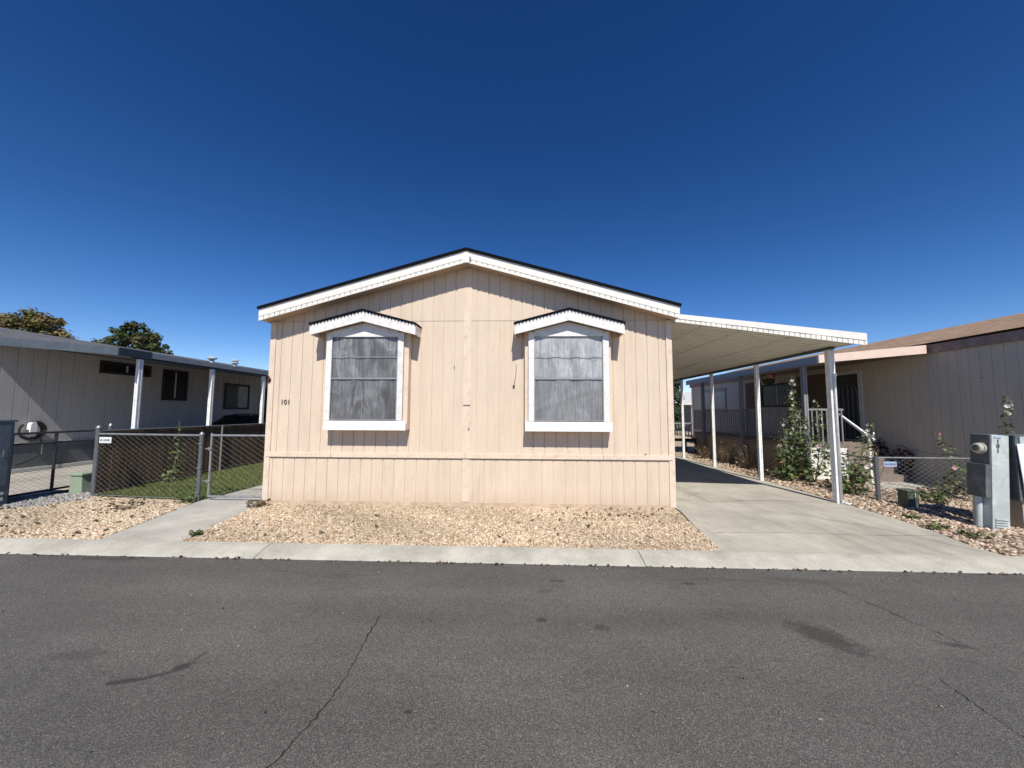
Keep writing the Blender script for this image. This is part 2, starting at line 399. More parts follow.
def grooved(mb, P, s0, s1, z0, z1, pitch, start, gw=.019, gd=.012, extra=()):
    """board-and-groove siding; P(s, d, z) -> point, d = outward; z0/z1 numbers or functions of s"""
    f0 = z0 if callable(z0) else (lambda s: z0); f1 = z1 if callable(z1) else (lambda s: z1)
    prof = [(s0, 0)]; s = start
    gs = []
    while s < s1-gw:
        if s > s0+gw: gs.append(s)
        s += pitch
    ev = [(g, 1) for g in gs]+[(e, 0) for e in extra if s0 < e < s1 and all(abs(e-g) > gw for g in gs)]
    for g, k in sorted(ev):
        if k: prof += [(g-gw/2, 0), (g-gw/2+.002, -gd), (g+gw/2-.002, -gd), (g+gw/2, 0)]
        else: prof.append((g, 0))
    prof.append((s1, 0))
    for (a, da), (b, db) in zip(prof, prof[1:]):
        mb.quad(P(a, da, f0(a)), P(b, db, f0(b)), P(b, db, f1(b)), P(a, da, f1(a)))

# ------------------------------------------------------------------ ground
def sheet(name, poly, z, m, thick=None):
    mb = MB()
    if thick: mb.prism(poly, z-thick, z, 'z')
    else: mb.quad(*[(x, y, z) for x, y in poly])
    return struct(mb.build(name, m))
sheet('ground', [(-700, -300), (700, -300), (700, 900), (-700, 900)], -.16, 'soil')
sheet('road', [(-120, -14), (120, -14), (120, 4.40), (-120, 4.40)], -.07, 'asphalt')
sheet('lot_soil', [(-120, 4.70), (120, 4.70), (120, 90), (-120, 90)], -.025, 'soil')
mb = MB(); prof = [(4.378, -.15), (4.378, -.066), (4.40, -.056), (4.50, -.030), (4.60, -.008), (4.66, -.001), (4.716, 0), (4.716, -.15)]
xs = [-120, -12.4, -7.8, -3.2, 1.36, 5.96, 10.5, 120]
for a, b in zip(xs, xs[1:]): mb.prism(prof, a+.004, b-.004, 'x')
struct(mb.build('kerb', 'kerb', smooth=False))
sheet('driveway', [(2.575, 4.722), (5.66, 4.722), (5.64, 5.0), (5.80, 5.6), (5.88, 6.2), (5.92, 7.35), (5.93, 9.5), (5.93, 26), (2.63, 26), (2.63, 6.5), (2.48, 5.6), (2.38, 4.722)][1:], 0, 'drive', .08)
sheet('path', [(-5.51, 4.722), (-4.40, 4.722), (-4.775, 6.68), (-4.775, 20), (-5.93, 20), (-5.93, 8.2), (-6.03, 6.75)], -.001, 'walk', .08)
sheet('lawn_base', [(-8.5, 6.98), (-6.04, 6.80), (-5.935, 8.2), (-5.935, 24), (-8.5, 24)], -.006, 'turf_soil')
sheet('neighbour_drive', [(-13.38, 6.6), (-9.6, 6.6), (-8.62, 7.6), (-8.62, 24), (-13.38, 24)], -.004, 'far_drive')
FRONT = [(-4.398, 4.72), (2.37, 4.72), (2.47, 5.6), (2.58, 6.53), (2.59, 6.66), (-4.77, 6.66)]
LEFT = [(-12.5, 4.72), (-5.52, 4.72), (-6.05, 6.74), (-8.4, 6.98), (-8.55, 7.6), (-9.6, 6.58), (-12.5, 6.58)]
RIGHT = [(5.67, 4.72), (14, 4.72), (14, 6.2), (9.6, 6.4), (9.6, 8.7), (7.75, 8.6), (7.75, 9.4), (7.12, 9.8), (7.1, 16), (5.94, 16), (5.94, 9.5), (5.93, 7.35), (5.89, 6.2), (5.81, 5.6), (5.65, 5.0)]
sheet('gravel_ground', FRONT, -.008, 'gravel_base'); sheet('gravel_ground', LEFT, -.008, 'gravel_base'); sheet('gravel_ground', RIGHT, -.008, 'soil')
sheet('stair_pad', [(7.8, 8.62), (9.6, 8.62), (9.6, 9.5), (7.8, 9.5)], .006, 'walk', .06)

def inside(poly, x, y):
    r = np.zeros(len(x), bool); n = len(poly)
    for i in range(n):
        (x0, y0), (x1, y1) = poly[i], poly[i-1]
        c = ((y0 > y) != (y1 > y)) & (x < (x1-x0)*(y-y0)/(y1-y0+1e-12)+x0); r ^= c
    return r
ph = (1+5**.5)/2
ICO = np.array([(-1, ph, 0), (1, ph, 0), (-1, -ph, 0), (1, -ph, 0), (0, -1, ph), (0, 1, ph), (0, -1, -ph), (0, 1, -ph), (ph, 0, -1), (ph, 0, 1), (-ph, 0, -1), (-ph, 0, 1)])/1.9
ICOF = np.array([(0, 11, 5), (0, 5, 1), (0, 1, 7), (0, 7, 10), (0, 10, 11), (1, 5, 9), (5, 11, 4), (11, 10, 2), (10, 7, 6), (7, 1, 8), (3, 9, 4), (3, 4, 2), (3, 2, 6), (3, 6, 8), (3, 8, 9), (4, 9, 5), (2, 4, 11), (6, 2, 10), (8, 6, 7), (9, 8, 1)])
def gravel(poly, n, rmin, rmax, pal, z=-.008, xlim=None, ymax=None):
    P = np.array(poly); lo, hi = P.min(0), P.max(0)
    if xlim: lo[0], hi[0] = max(lo[0], xlim[0]), min(hi[0], xlim[1])
    if ymax: hi[1] = min(hi[1], ymax)
    x = rng.uniform(lo[0], hi[0], n); y = rng.uniform(lo[1], hi[1], n)
    k = inside(poly, x, y); x, y = x[k], y[k]; n = len(x)
    r = rng.uniform(rmin, rmax, n)**1.0
    V = ICO[None]*(1+rng.uniform(-.28, .28, (n, 12, 1)))*np.stack([r*rng.uniform(.8, 1.5, n), r*rng.uniform(.7, 1.1, n), r*rng.uniform(.5, .85, n)], 1)[:, None]
    a = rng.uniform(0, 6.283, n); c, s = np.cos(a)[:, None], np.sin(a)[:, None]
    tl = rng.normal(0, .35, n)[:, None]
    X = V[..., 0]*c-V[..., 1]*s; Y = V[..., 0]*s+V[..., 1]*c; Z = V[..., 2]+X*tl
    V = np.stack([X+x[:, None], Y+y[:, None], Z+z+(r*rng.uniform(.1, .6, n))[:, None]], -1).reshape(-1, 3)
    F = (ICOF[None]+(np.arange(n)*12)[:, None, None]).reshape(-1, 3)
    pal = np.array(pal); cc = pal[rng.integers(0, len(pal), n)]*rng.uniform(.7, 1.2, (n, 1))
    # broad colour drift over the bed
    dr = .9+.14*np.sin(x*1.7+np.sin(y*2.1)*1.3)*np.cos(y*1.9+x*.6)
    cc = np.clip(cc*dr[:, None], 0, .85)
    o = soup('gravel', V, F, np.repeat(cc, 12, 0), 'stone'); struct(o, 'stuff'); return o
TAN = [(.70, .55, .38), (.76, .62, .46), (.64, .48, .32), (.70, .53, .38), (.80, .69, .54), (.54, .39, .26), (.66, .55, .42), (.36, .26, .17), (.60, .45, .31)]
PINK = [(.60, .44, .32), (.68, .53, .41), (.52, .37, .27), (.70, .58, .46), (.44, .32, .23), (.27, .19, .13), (.58, .48, .38), (.20, .14, .10)]
GREY = [(.42, .40, .38), (.34, .33, .32), (.50, .48, .46), (.28, .27, .26), (.46, .42, .37)]
gravel(FRONT, 46000, .006, .018, TAN)
gravel([(-4.6, 4.8), (2.3, 4.8), (2.4, 6.4), (-4.6, 6.4)], 900, .016, .030, TAN)
gravel(LEFT, 34000, .008, .022, TAN, xlim=(-8.6, -5))
gravel([(-10, 5.6), (-8.35, 6.2), (-8.2, 6.75), (-8.4, 7.1), (-8.6, 7.6), (-9.6, 6.9), (-10, 6.5)], 3500, .013, .03, GREY, z=0)
gravel(RIGHT, 26000, .010, .030, PINK, xlim=(5.6, 9.6), ymax=10)
gravel(RIGHT, 3500, .016, .04, PINK, ymax=16, xlim=(5.9, 7.2))

# lawn: many small blades
n = 42000
x = rng.uniform(-8.46, -5.95, n); y = 6.8+(rng.uniform(0, 1, n)**1.5)*9.
k = y > 6.98-(x+8.5)*.073+.02; k &= ~((x > -6.05+.08*(y-6.8)) & (y < 8.2)); x, y = x[k], y[k]; n = len(x)
h = rng.uniform(.025, .06, n); a = rng.uniform(0, 6.283, n); w = .006
V = np.stack([np.stack([x-w*np.cos(a), y-w*np.sin(a), np.full(n, -.006)], -1), np.stack([x+w*np.cos(a), y+w*np.sin(a), np.full(n, -.006)], -1),
              np.stack([x+rng.normal(0, .018, n), y+rng.normal(0, .018, n), h], -1)], 1).reshape(-1, 3)
pal = np.array([(.17, .23, .06), (.20, .25, .075), (.13, .18, .05), (.26, .24, .11)])
cc = pal[rng.integers(0, 4, n)]*rng.uniform(.75, 1.2, (n, 1))
struct(soup('grass', V, np.arange(n*3).reshape(-1, 3), np.repeat(cc, 3, 0), 'leaf'), 'stuff')

# ------------------------------------------------------------------ road cracks, drive joints
def crack(name, pts, w, z, m='tar', jit=.006, sub=11):
    P = [Vector((*p, 0)) for p in pts]; L = []
    for a, b in zip(P, P[1:]):
        for i in range(sub): L.append(a.lerp(b, i/sub)+Vector((random.gauss(0, jit), random.gauss(0, jit), 0)))
    L.append(P[-1]); mb = MB(); prev = None
    for i, p in enumerate(L):
        d = (L[min(i+1, len(L)-1)]-L[max(i-1, 0)]).normalized(); nrm = Vector((-d.y, d.x, 0))
        ww = w*random.uniform(.35, 1.2)*(1 if 0 < i < len(L)-1 else .1)
        cur = (p+nrm*ww/2, p-nrm*ww/2)
        if prev: mb.quad(*[(q.x, q.y, z) for q in (prev[0], cur[0], cur[1], prev[1])])
        prev = cur
    return struct(mb.build(name, m, recalc=False))
crack('road_crack', [(-1.24, 3.25), (-1.215, 2.9), (-1.17, 2.5), (-1.19, 2.2), (-1.26, 1.85), (-1.3, 1.3)], .009, -.066)
crack('road_crack', [(3.05, 4.05), (3.2, 3.5), (3.32, 3.05)], .006, -.066)
crack('road_crack', [(2.72, 2.68), (2.70, 2.45), (2.69, 2.2)], .005, -.066)
crack('road_crack', [(1.15, 4.33), (1.5, 4.05), (2.1, 4.1), (2.9, 3.95)], .004, -.066)
crack('road_crack', [(-2.9, 4.1), (-2.3, 4.0), (-1.5, 4.02)], .003, -.066)
crack('driveway_crack', m='joint', pts=[(2.7, 7.4), (3.5, 7.25), (4.6, 7.4), (5.9, 7.3)], w=.012, z=.004, jit=.004)
crack('driveway_crack', m='joint', pts=[(2.7, 8.9), (3.0, 8.4), (3.6, 8.0), (3.2, 7.6)], w=.010, z=.004)
crack('driveway_crack', m='joint', pts=[(3.0, 8.4), (3.9, 8.7), (4.6, 8.6)], w=.008, z=.004)
crack('driveway_crack', m='joint', pts=[(4.4, 6.6), (5.2, 5.6), (5.55, 4.8)], w=.010, z=.004, jit=.006)
crack('driveway_crack', m='joint', pts=[(2.62, 5.4), (3.6, 5.46), (4.6, 5.4), (5.7, 5.42)], w=.008, z=.004, jit=.003)

# ------------------------------------------------------------------ the peach home
XL, XR, YF, YB = -4.734, 2.586, 6.65, 24.0
XP = -1.065; SL = .2785
soff = lambda x: 4.352-SL*abs(x-XP)
H = thing('mobile_home', 'peach single-storey mobile home with white gable trim, numbered 101, in the centre', 'house', (XP, YF, 0))
Pf = lambda s, d, z: (s, YF-d, z)
mb = MB()
grooved(mb, Pf, XL, XR, .80, 3.326, .2033, XL+.19)
grooved(mb, Pf, XL, XR, 3.333, soff, .2033, XL+.19, extra=(XP,))
mb.quad((XL, YF+.03, .5), (XR, YF+.03, .5), (XR, YF+.03, soff(XR)), (XP, YF+.03, soff(XP)), (XL, YF+.03, soff(XL)))
mb.build('front_wall', 'peach', H, recalc=False)
mb = MB(); grooved(mb, lambda s, d, z: (s, YF-d-.006, z), XL+.02, XR-.02, .062, .815, .2033, XL+.14)
mb.build('skirting', 'peach', H, recalc=False)
mb = MB(); mb.box(XL+.01, XR-.005, YF-.02, YF+.03, -.05, .06); mb.build('base_strip', 'soil_strip', H)
for X, sg in ((XL, -1), (XR, 1)):
    mb = MB(); grooved(mb, lambda s, d, z: (X+sg*d, s, z), YF, YB, -.03, soff(X), .2033, YF+.1)
    mb.build('side_wall', 'peach', H, recalc=False)
mb = MB(); mb.quad((XL, YB, -.03), (XR, YB, -.03), (XR, YB, soff(XR)), (XP, YB, soff(XP)), (XL, YB, soff(XL))); mb.build('back_wall', 'peach', H)
mb = MB(); x = XL+.02
for wd in (1.2, 2.44, 2.44, 1.2):     # lengths of board butted end to end
    e = min(x+wd-.004, XR-.02); mb.box(x, e, YF-.036, YF-.007, .838, .918); x += wd
mb.build('trim_board', 'peach_trim', H, bevel=.004)
mb = MB(); mb.box(XP-.072, XP+.072, YF-.010, YF-.001, .92, soff(XP)-.025)
mb.box(XP-.07, XP+.07, YF-.016, YF-.008, .08, .836); mb.build('centre_batten', 'peach_trim', H, bevel=.003)
for x0, x1 in ((XL-.018, XL+.085), (XR-.085, XR+.018)):
    mb = MB(); mb.box(x0, x1, YF-.024, YF+.06, .03, soff((x0+x1)/2)-.02); mb.build('corner_trim', 'peach_trim', H, bevel=.003)
# roof
YE = 6.35; EL, ER = -4.795, 2.645
rt = lambda x: 4.532-SL*abs(x-XP)
mb = MB(); mb.prism([(EL-.02, rt(EL-.02)), (XP, rt(XP)), (ER+.02, rt(ER+.02)), (ER+.02, rt(ER+.02)+.042), (XP, rt(XP)+.045), (EL-.02, rt(EL-.02)+.042)], YE-.03, YB+.3)
mb.build('roof', 'shingle_black', H)
mb = MB(); mb.prism([(EL, rt(EL)-.18), (XP, rt(XP)-.18), (ER, rt(ER)-.18), (ER, rt(ER)-.004), (XP, rt(XP)-.004), (EL, rt(EL)-.004)], YE+.034, YB+.25)
mb.build('soffit', 'soffit', H)
def gable_trim(mb, xp, x0, x1, top, h1, h2, y, rib, sl, flip=False):
    """upper board and ribbed lower lip of a gable fascia"""
    f = lambda x: top-sl*abs(x-xp)
    for a, b in ((x0, xp), (xp, x1)):
        mb.prism([(a, f(a)-h1), (b, f(b)-h1), (b, f(b)), (a, f(a))], y, y+.028)
        mb.prism([(a, f(a)-h1-h2+.001), (b, f(b)-h1-h2+.001), (b, f(b)-h1-.004), (a, f(a)-h1-.004)], y+.020, y+.028)
    x = x0
    while x < x1:
        e = min(x+rib-.013, x1)
        if x < xp < e: e = xp
        mb.prism([(x, f(x)-h1-h2), (e, f(e)-h1-h2), (e, f(e)-h1-.006), (x, f(x)-h1-.006)], y+.004, y+.019); x = xp if e == xp else x+rib
mb = MB(); gable_trim(mb, XP, EL, ER, 4.528, .138, .072, YE, .098, SL); mb.box(XP-.05, XP+.05, YE-.006, YE-.001, 4.31, 4.515)
for a in (EL, ER): mb.box(a-.012, a+.012, YE+.03, YB+.2, rt(a)-.19, rt(a)-.006)
mb.build('fascia', 'cream', H)
mb = MB(); mb.box(XP+.06, XP+.085, YE-.012, YE-.002, 4.33, 4.41); mb.build('ridge_clip', 'galv_dark', H)
# windows
def window(cx, film_m, sl_, sr_):
    w = MB(); x0, x1 = cx-sl_-.003, cx+sr_+.003; yf = YF-.20; peak = 3.36; ed = 3.12
    w.prism([(x0, 1.345), (x1, 1.345), (x1, ed), (cx, peak), (x0, ed)], yf+.05, YF-.001)
    W = w.build('window', 'peach_trim', H)
    m = MB()
    fx0, fx1 = cx-.70, cx+.70; px0, px1 = cx-.60, cx+.60; pz0, pz1 = 1.512, 2.995
    m.box(fx0, px0, yf-.018, yf+.010, 1.505, 3.075); m.box(px1, fx1, yf-.018, yf+.010, 1.505, 3.075)
    m.prism([(px0+.001, pz1), (px1-.001, pz1), (px1-.001, 3.10), (cx, 3.25), (px0+.001, 3.10)], yf-.018, yf+.010)
    m.build('frame', 'white', W, bevel=.003)
    m = MB(); m.prism([(yf-.045, 1.335), (yf+.011, 1.335), (yf+.011, 1.50), (yf-.028, 1.50)], cx-sl_, cx+sr_, 'x')
    for dx in (-.42, 0, .42): m.lathe((cx+dx, yf-.046, 1.40), [(.008, 0), (.008, .01)], 8, 'y')
    m.build('sill', 'white', W, bevel=.003)
    # crumpled film behind the screen
    nx, nz = 40, 56; m = MB(); r2 = random.Random(int(cx*100)); ph_ = [r2.uniform(0, 6) for _ in range(6)]
    for j in range(nz+1):
        for i in range(nx+1):
            u, v = i/nx, j/nz
            d = .006*math.sin(u*23+ph_[0]+2*math.sin(v*5+ph_[1]))+.006*math.sin(v*17*u+u*9+ph_[2])+.004*math.sin(u*47+v*6+ph_[3])
            d += .012*math.exp(-((u-.22-.25*(1-v))**2)/.004)*(v > .45)+.010*math.exp(-((v-.12-.3*u)**2)/.002)
            edge = min(u, 1-u, v, 1-v)*12; d *= min(1, edge)
            m.v.append((px0+u*1.2, yf+.012-d*.55, pz0+v*(pz1-pz0)))
    for j in range(nz):
        for i in range(nx):
            q = j*(nx+1)+i; m.f.append((q, q+1, q+nx+2, q+nx+1))
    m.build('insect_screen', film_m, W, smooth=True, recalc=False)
    m = MB(); m.box(px0+.014, px1-.014, yf-.010, yf-.004, 2.235, 2.262); m.box(px0+.014, px1-.014, yf-.009, yf-.004, 2.625, 2.635)
    m.build('meeting_rail', 'film_rail', W)
    m = MB(); m.box(px0, px1, yf-.016, yf-.006, pz0, pz0+.018)
    for a in (px0, px1-.014): m.box(a, a+.014, yf-.016, yf-.006, pz0+.02, pz1)
    m.build('screen_frame', 'galv', W)
    # gabled hood
    yc = YF-.35; t = 3.435; s2 = .26
    f = lambda x: t-s2*abs(x-cx); a, b = cx-.945, cx+.945
    m = MB(); m.prism([(a-.012, f(a)), (cx, t+.004), (b+.012, f(b)), (b+.012, f(b)+.026), (cx, t+.034), (a-.012, f(a)+.026)], yc-.02, YF-.002)
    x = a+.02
    while x < b: m.box(x, x+.013, yc-.016, yc-.002, f(x)-.030, f(x)+.004); x += .06  # black tabs stand in for the small shadows below the shingle edge
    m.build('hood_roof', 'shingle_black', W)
    m = MB()
    for p, q in ((a, cx), (cx, b)): m.prism([(p, f(p)-.185), (q, f(q)-.185), (q, f(q)-.003), (p, f(p)-.003)], yc, yc+.022)
    for p in (a, b-.022): m.box(p, p+.022, yc+.024, YF-.002, f(p)-.185+.006, f(p)-.014)
    m.build('hood_fascia', 'white', W)
    m = MB(); m.prism([(a+.03, f(a)-.09), (cx, t-.09), (b-.03, f(b)-.09), (b-.03, f(b)-.075), (cx, t-.075), (a+.03, f(a)-.075)], yc+.03, YF-.003)
    m.build('hood_soffit', 'soffit', W)
    return W
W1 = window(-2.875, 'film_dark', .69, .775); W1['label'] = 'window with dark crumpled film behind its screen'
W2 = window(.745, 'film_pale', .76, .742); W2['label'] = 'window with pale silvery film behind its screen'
text_mb('101', .125, (-4.415, YF-.010, 1.825), (1, 0, 0), (0, 0, 1), .005).build('house_number', 'dark_ink', H)
m = MB(); c = (-4.71, YF-.03, 2.25)
m.tube([(c[0]-.02, c[1], c[2]-.07), (c[0]-.01, c[1]-.02, c[2]-.02), (c[0]+.005, c[1]-.03, c[2]+.02), (c[0]-.015, c[1]-.03, c[2]+.055), (c[0]-.045, c[1]-.02, c[2]+.07)], .011, 6)
m.box(c[0]-.02, c[0]+.015, c[1]-.006, c[1]+.004, c[2]-.05, c[2]+.01); m.build('wall_hook', 'rust', H)
m = MB(); m.tube([(-.17, YF-.012, 2.52), (-.18, YF-.014, 2.35), (-.21, YF-.014, 2.15)], .004, 5); m.lathe((-.215, YF-.02, 2.13), [(.014, -.02), (.02, 0), (.012, .02)], 8)
m.build('cable_stub', 'dark_plastic', H)
m = MB()
for x, z, s in ((-1.02, 1.36, .010), (-1.3, 2.48, .007), (2.1, .94, .008)): m.box(x-s, x+s, YF-.03, YF-.004, z-s, z+s)
m.build('screw_cap', 'rust', H)
m = MB(); m.box(-1.125, -1.0, YF-.03, YF-.023, 1.79, 1.93); m.build('cover_plate', 'peach_trim', H)

# ------------------------------------------------------------------ carport beside it
CX0, CX1, CY0, CY1 = 2.665, 5.93, 6.60, 16.9
ct = lambda x: 3.432-(x-CX0)*(3.432-3.068)/(CX1-CX0)
C = thing('carport', 'white metal carport awning on slim posts along the right side of the peach home', 'carport', (5.845, 7.3, 0))
mb = MB()     # pans with ribs running across the drive
y = CY0+.03; prof = []
while y < CY1:
    prof += [(y, -.135), (y+.115, -.135), (y+.12, -.085), (y+.15, -.085)]; y += .155
for (a, da), (b, db) in zip(prof, prof[1:]):
    mb.quad(*[(xx, yy, ct(xx)+dd) for xx, yy, dd in ((CX0, a, da), (CX1-.03, a, da), (CX1-.03, b, db), (CX0, b, db))])
mb.quad((CX0, CY0+.03, ct(CX0)-.03), (CX1-.03, CY0+.03, ct(CX1)-.03), (CX1-.03, CY1, ct(CX1)-.03), (CX0, CY1, ct(CX0)-.03))
mb.build('roof_panel', 'pan', C, recalc=False)
for xx in (3.2, 3.9, 4.85):
    mb = MB(); y = CY0+.1
    while y < CY1-.1: mb.lathe((xx, y, ct(xx)-.139), [(.012, -.003), (.012, .004)], 6); y += .16
    mb.box(xx-.012, xx+.012, CY0+.05, CY1-.05, ct(xx)-.143, ct(xx)-.137); mb.build('rivet_strip', 'cream', C)
mb = MB(); f = ct
mb.prism([(CX0, f(CX0)-.085), (CX1, f(CX1)-.125), (CX1, f(CX1)), (CX0, f(CX0))], CY0, CY0+.028)
mb.prism([(CX0, f(CX0)-.144), (CX1, f(CX1)-.209), (CX1, f(CX1)-.128), (CX0, f(CX0)-.089)], CY0+.020, CY0+.028)
x = CX0
def lipz(x): return f(x)-.085-.04*(x-CX0)/(CX1-CX0)-.006+.010*math.sin(x*3.3)*math.sin(x*7)
def botz(x): return f(x)-.145-.065*(x-CX0)/(CX1-CX0)
while x < CX1:
    e = min(x+.078, CX1); mb.prism([(x, botz(x)), (e, botz(e)), (e, lipz(e)-.006), (x, lipz(x)-.006)], CY0+.004, CY0+.019); x += .09
mb.box(CX1-.001, CX1+.02, CY0, CY0+.06, f(CX1)-.2, f(CX1)-.004)
mb.build('fascia', 'cream', C)
mb = MB(); mb.box(CX1-.028, CX1-.004, CY0+.031, CY1, f(CX1)-.155, f(CX1)-.03); mb.build('gutter', 'cream', C)
mb = MB(); mb.box(5.81, 5.88, CY0+.60, CY1-.2, f(5.845)-.19, f(5.845)-.139); mb.build('beam', 'util_dark', C)
def fluted(mb, cx, cy, w, z0, z1):
    h = w/2; g = w*.16
    poly = [(-h, -h), (-g, -h), (-g+.004, -h+.012), (g-.004, -h+.012), (g, -h), (h, -h), (h, -g), (h-.012, -g+.004), (h-.012, g-.004), (h, g), (h, h), (-h, h), (-h, g), (-h+.012, g-.004), (-h+.012, -g+.004), (-h, -g)]
    mb.prism([(cx+a, cy+b) for a, b in poly], z0, z1, 'z')
for i, y in enumerate((7.29, 9.555, 11.84, 14.08, 16.36)):
    mb = MB(); fluted(mb, 5.845, y, .105 if i == 0 else .08, -.01, f(5.845)-.192); p = mb.build('post', 'post_white', C)
    mb = MB(); mb.box(5.78, 5.91, y-.02, y+.06, .001, .012); mb.build('base_plate', 'galv', p)
    mb = MB(); mb.box(5.795, 5.895, y-.056, y+.056, f(5.845)-.29, f(5.845)-.262); mb.build('bracket', 'galv', p) if False else None
mb = MB(); mb.tube([(5.86, 7.215, 0.05), (5.86, 7.215, 2.3), (5.87, 7.21, 2.42)], .018, 8); mb.tube([(5.86, 7.215, .06), (5.87, 7.16, .03), (5.91, 7.10, .015)], .018, 8)
mb.build('downspout', 'post_white', C, smooth=True)

# ------------------------------------------------------------------ chain link
def chain_wires(mb, a, b, z0, z1, p=.07, r=.0014):
    a = Vector((*a, 0)); b = Vector((*b, 0)); L = (b-a).length; d = (b-a).normalized(); nrm = Vector((-d.y, d.x, 0))
    n = int(L/p); p = L/n; rows = max(2, int((z1-z0)/(p*.62))); dz = (z1-z0)/rows
    tri = [(math.cos(t), math.sin(t)) for t in (0, 2.094, 4.189)]
    for k in range(n):
        sgn = 1 if k % 2 else -1; n0 = len(mb.v)
        for j in range(rows+1):
            s = (k+.5)*p+sgn*(p/2)*(1 if j % 2 else -1); q = a+d*s+nrm*(.0018*(1 if j % 2 else -1))
            for u, v in tri: mb.v.append((q.x+d.x*u*r*1.2+nrm.x*v*r, q.y+d.y*u*r*1.2+nrm.y*v*r, z0+j*dz))
        for j in range(rows):
            for i in range(3):
                mb.f.append((n0+j*3+i, n0+j*3+(i+1) % 3, n0+j*3+3+(i+1) % 3, n0+j*3+3+i))
def post(x, y, h, r, parent, m='galv_dark', cap=True):
    mb = MB(); mb.lathe((x, y, 0), [(r, -.02), (r, h)], 12); o = mb.build('post', m, parent, smooth=False)
    if cap:
        mb = MB(); mb.lathe((x, y, h+.002), [(r*1.15, 0), (r*1.15, .02), (r*.9, .045), (r*.4, .06), (r*.12, .066)], 12); mb.build('post_cap', 'galv', o, smooth=True)
    return o
def rail(pts, r, parent, m='galv', name='rail'):
    mb = MB(); mb.tube(pts, r, 8); return mb.build(name, m, parent)
CF = thing('chain_link_fence', 'silver chain link fence panel in front of the small lawn, left of the gate', 'fence', (-8.38, 7.0, 0))
post(-8.38, 7.0, 1.30, .038, CF); post(-6.09, 6.79, 1.20, .034, CF)
rail([(-8.34, 6.997, 1.20), (-6.12, 6.793, 1.20)], .019, CF)
mb = MB(); chain_wires(mb, (-8.34, 6.985), (-6.13, 6.782), .02, 1.19); mb.build('mesh', 'mesh_wire', CF, recalc=False)
rail([(-8.34, 6.987, .03), (-6.12, 6.783, .03)], .006, CF, name='tension_wire')
mb = MB()
for z in (.15, .6, 1.05): mb.tube([(-6.13, 6.76, z), (-6.05, 6.75, z)], .008, 6)
mb.build('clamp', 'galv', CF)
G = thing('garden_gate', 'narrow chain link gate across the concrete path beside the peach home', 'gate', (-5.95, 6.83, 0))
x0, x1, gy = -5.93, -4.86, 6.83
mb = MB()
for p in (((x0, gy, .06), (x0, gy, 1.24)), ((x1, gy, .06), (x1, gy, 1.24)), ((x0, gy, .07), (x1, gy, .07)), ((x0, gy, 1.20), (x1, gy, 1.20))): mb.tube(p, .019, 8)
mb.build('gate_frame', 'galv', G)
mb = MB(); chain_wires(mb, (x0+.02, gy), (x1-.02, gy), .08, 1.19); mb.build('mesh', 'mesh_wire', G, recalc=False)
for z in (.35, .95):
    mb = MB(); mb.tube([(x0-.09, gy-.02, z), (x0+.04, gy-.025, z)], .012, 6); mb.lathe((x0-.02, gy-.02, z-.03), [(.016, 0), (.016, .06)], 8); mb.build('hinge', 'galv', G)
mb = MB(); mb.box(x1-.03, x1+.07, gy-.03, gy-.02, .80, .83); mb.lathe((x1+.01, gy-.03, .78), [(.014, 0), (.014, .09)], 8); mb.build('latch', 'galv_dark', G)
mb = MB(); mb.lathe((-4.79, gy+.01, 0), [(.026, -.02), (.026, 1.26), (.01, 1.29)], 10); tag(mb.build('gate_post', 'black_pipe', loc=(-4.79, gy, 0)), 'dark steel gate post against the corner of the peach home', 'post')

B = thing('privacy_fence', 'brown slatted fence along the far edge of the small lawn', 'fence', (-8.52, 7.15, 0))
mb = MB(); y = 7.12
while y < 24:
    d = random.uniform(-.004, .004); mb.box(-8.535+d, -8.525+d, y, y+.0702, -.005+random.uniform(0, .012), 1.235+random.uniform(-.012, .004)); y += .071
mb.build('slat', 'brown_slat', B)
rail([(-8.50, 7.05, 1.245), (-8.50, 24, 1.245)], .020, B, 'galv_dark')
rail([(-8.50, 7.05, .07), (-8.50, 24, .07)], .006, B, 'galv_dark', 'tension_wire')
for y in (10.1, 13.0, 15.9, 18.8): mb = MB(); mb.lathe((-8.485, y, 0), [(.022, -.02), (.022, 1.25)], 10); mb.build('post', 'galv', B)
mb = MB(); chain_wires(mb, (-8.512, 7.1), (-8.512, 14), .06, 1.23, .07, .0016); mb.build('mesh', 'brown_slat', B, recalc=False)

BG = thing('driveway_gate', 'black framed chain link gate standing open by the neighbour driveway at left', 'gate', (-9.5, 6.55, 0))
gx = -9.42; y0, y1 = 6.5, 8.0
mb = MB()
for z in (.09, 1.02, 1.22): mb.tube([(gx, y0, z), (gx, y1, z)], .021, 8)
for y in (y0, 7.14, y1): mb.tube([(gx, y, .06), (gx, y, 1.22)], .024, 8)
mb.build('gate_frame', 'black_pipe', BG)
mb = MB(); chain_wires(mb, (gx, y0), (gx, y1), .1, 1.21, .06, .002); mb.build('mesh', 'galv_dark', BG, recalc=False)
mb = MB(); mb.lathe((gx, y1+.1, 0), [(.032, -.02), (.032, 1.3)], 10); p = mb.build('post', 'galv_dark', BG)
mb = MB(); mb.lathe((gx, y1+.1, 1.302), [(.036, 0), (.036, .02), (.01, .06)], 10); mb.build('post_cap', 'galv', p)
mb = MB(); mb.box(gx-.02, gx+.02, 6.5, 8.0, .001, .03); mb.build('bottom_track', 'black_pipe', BG)

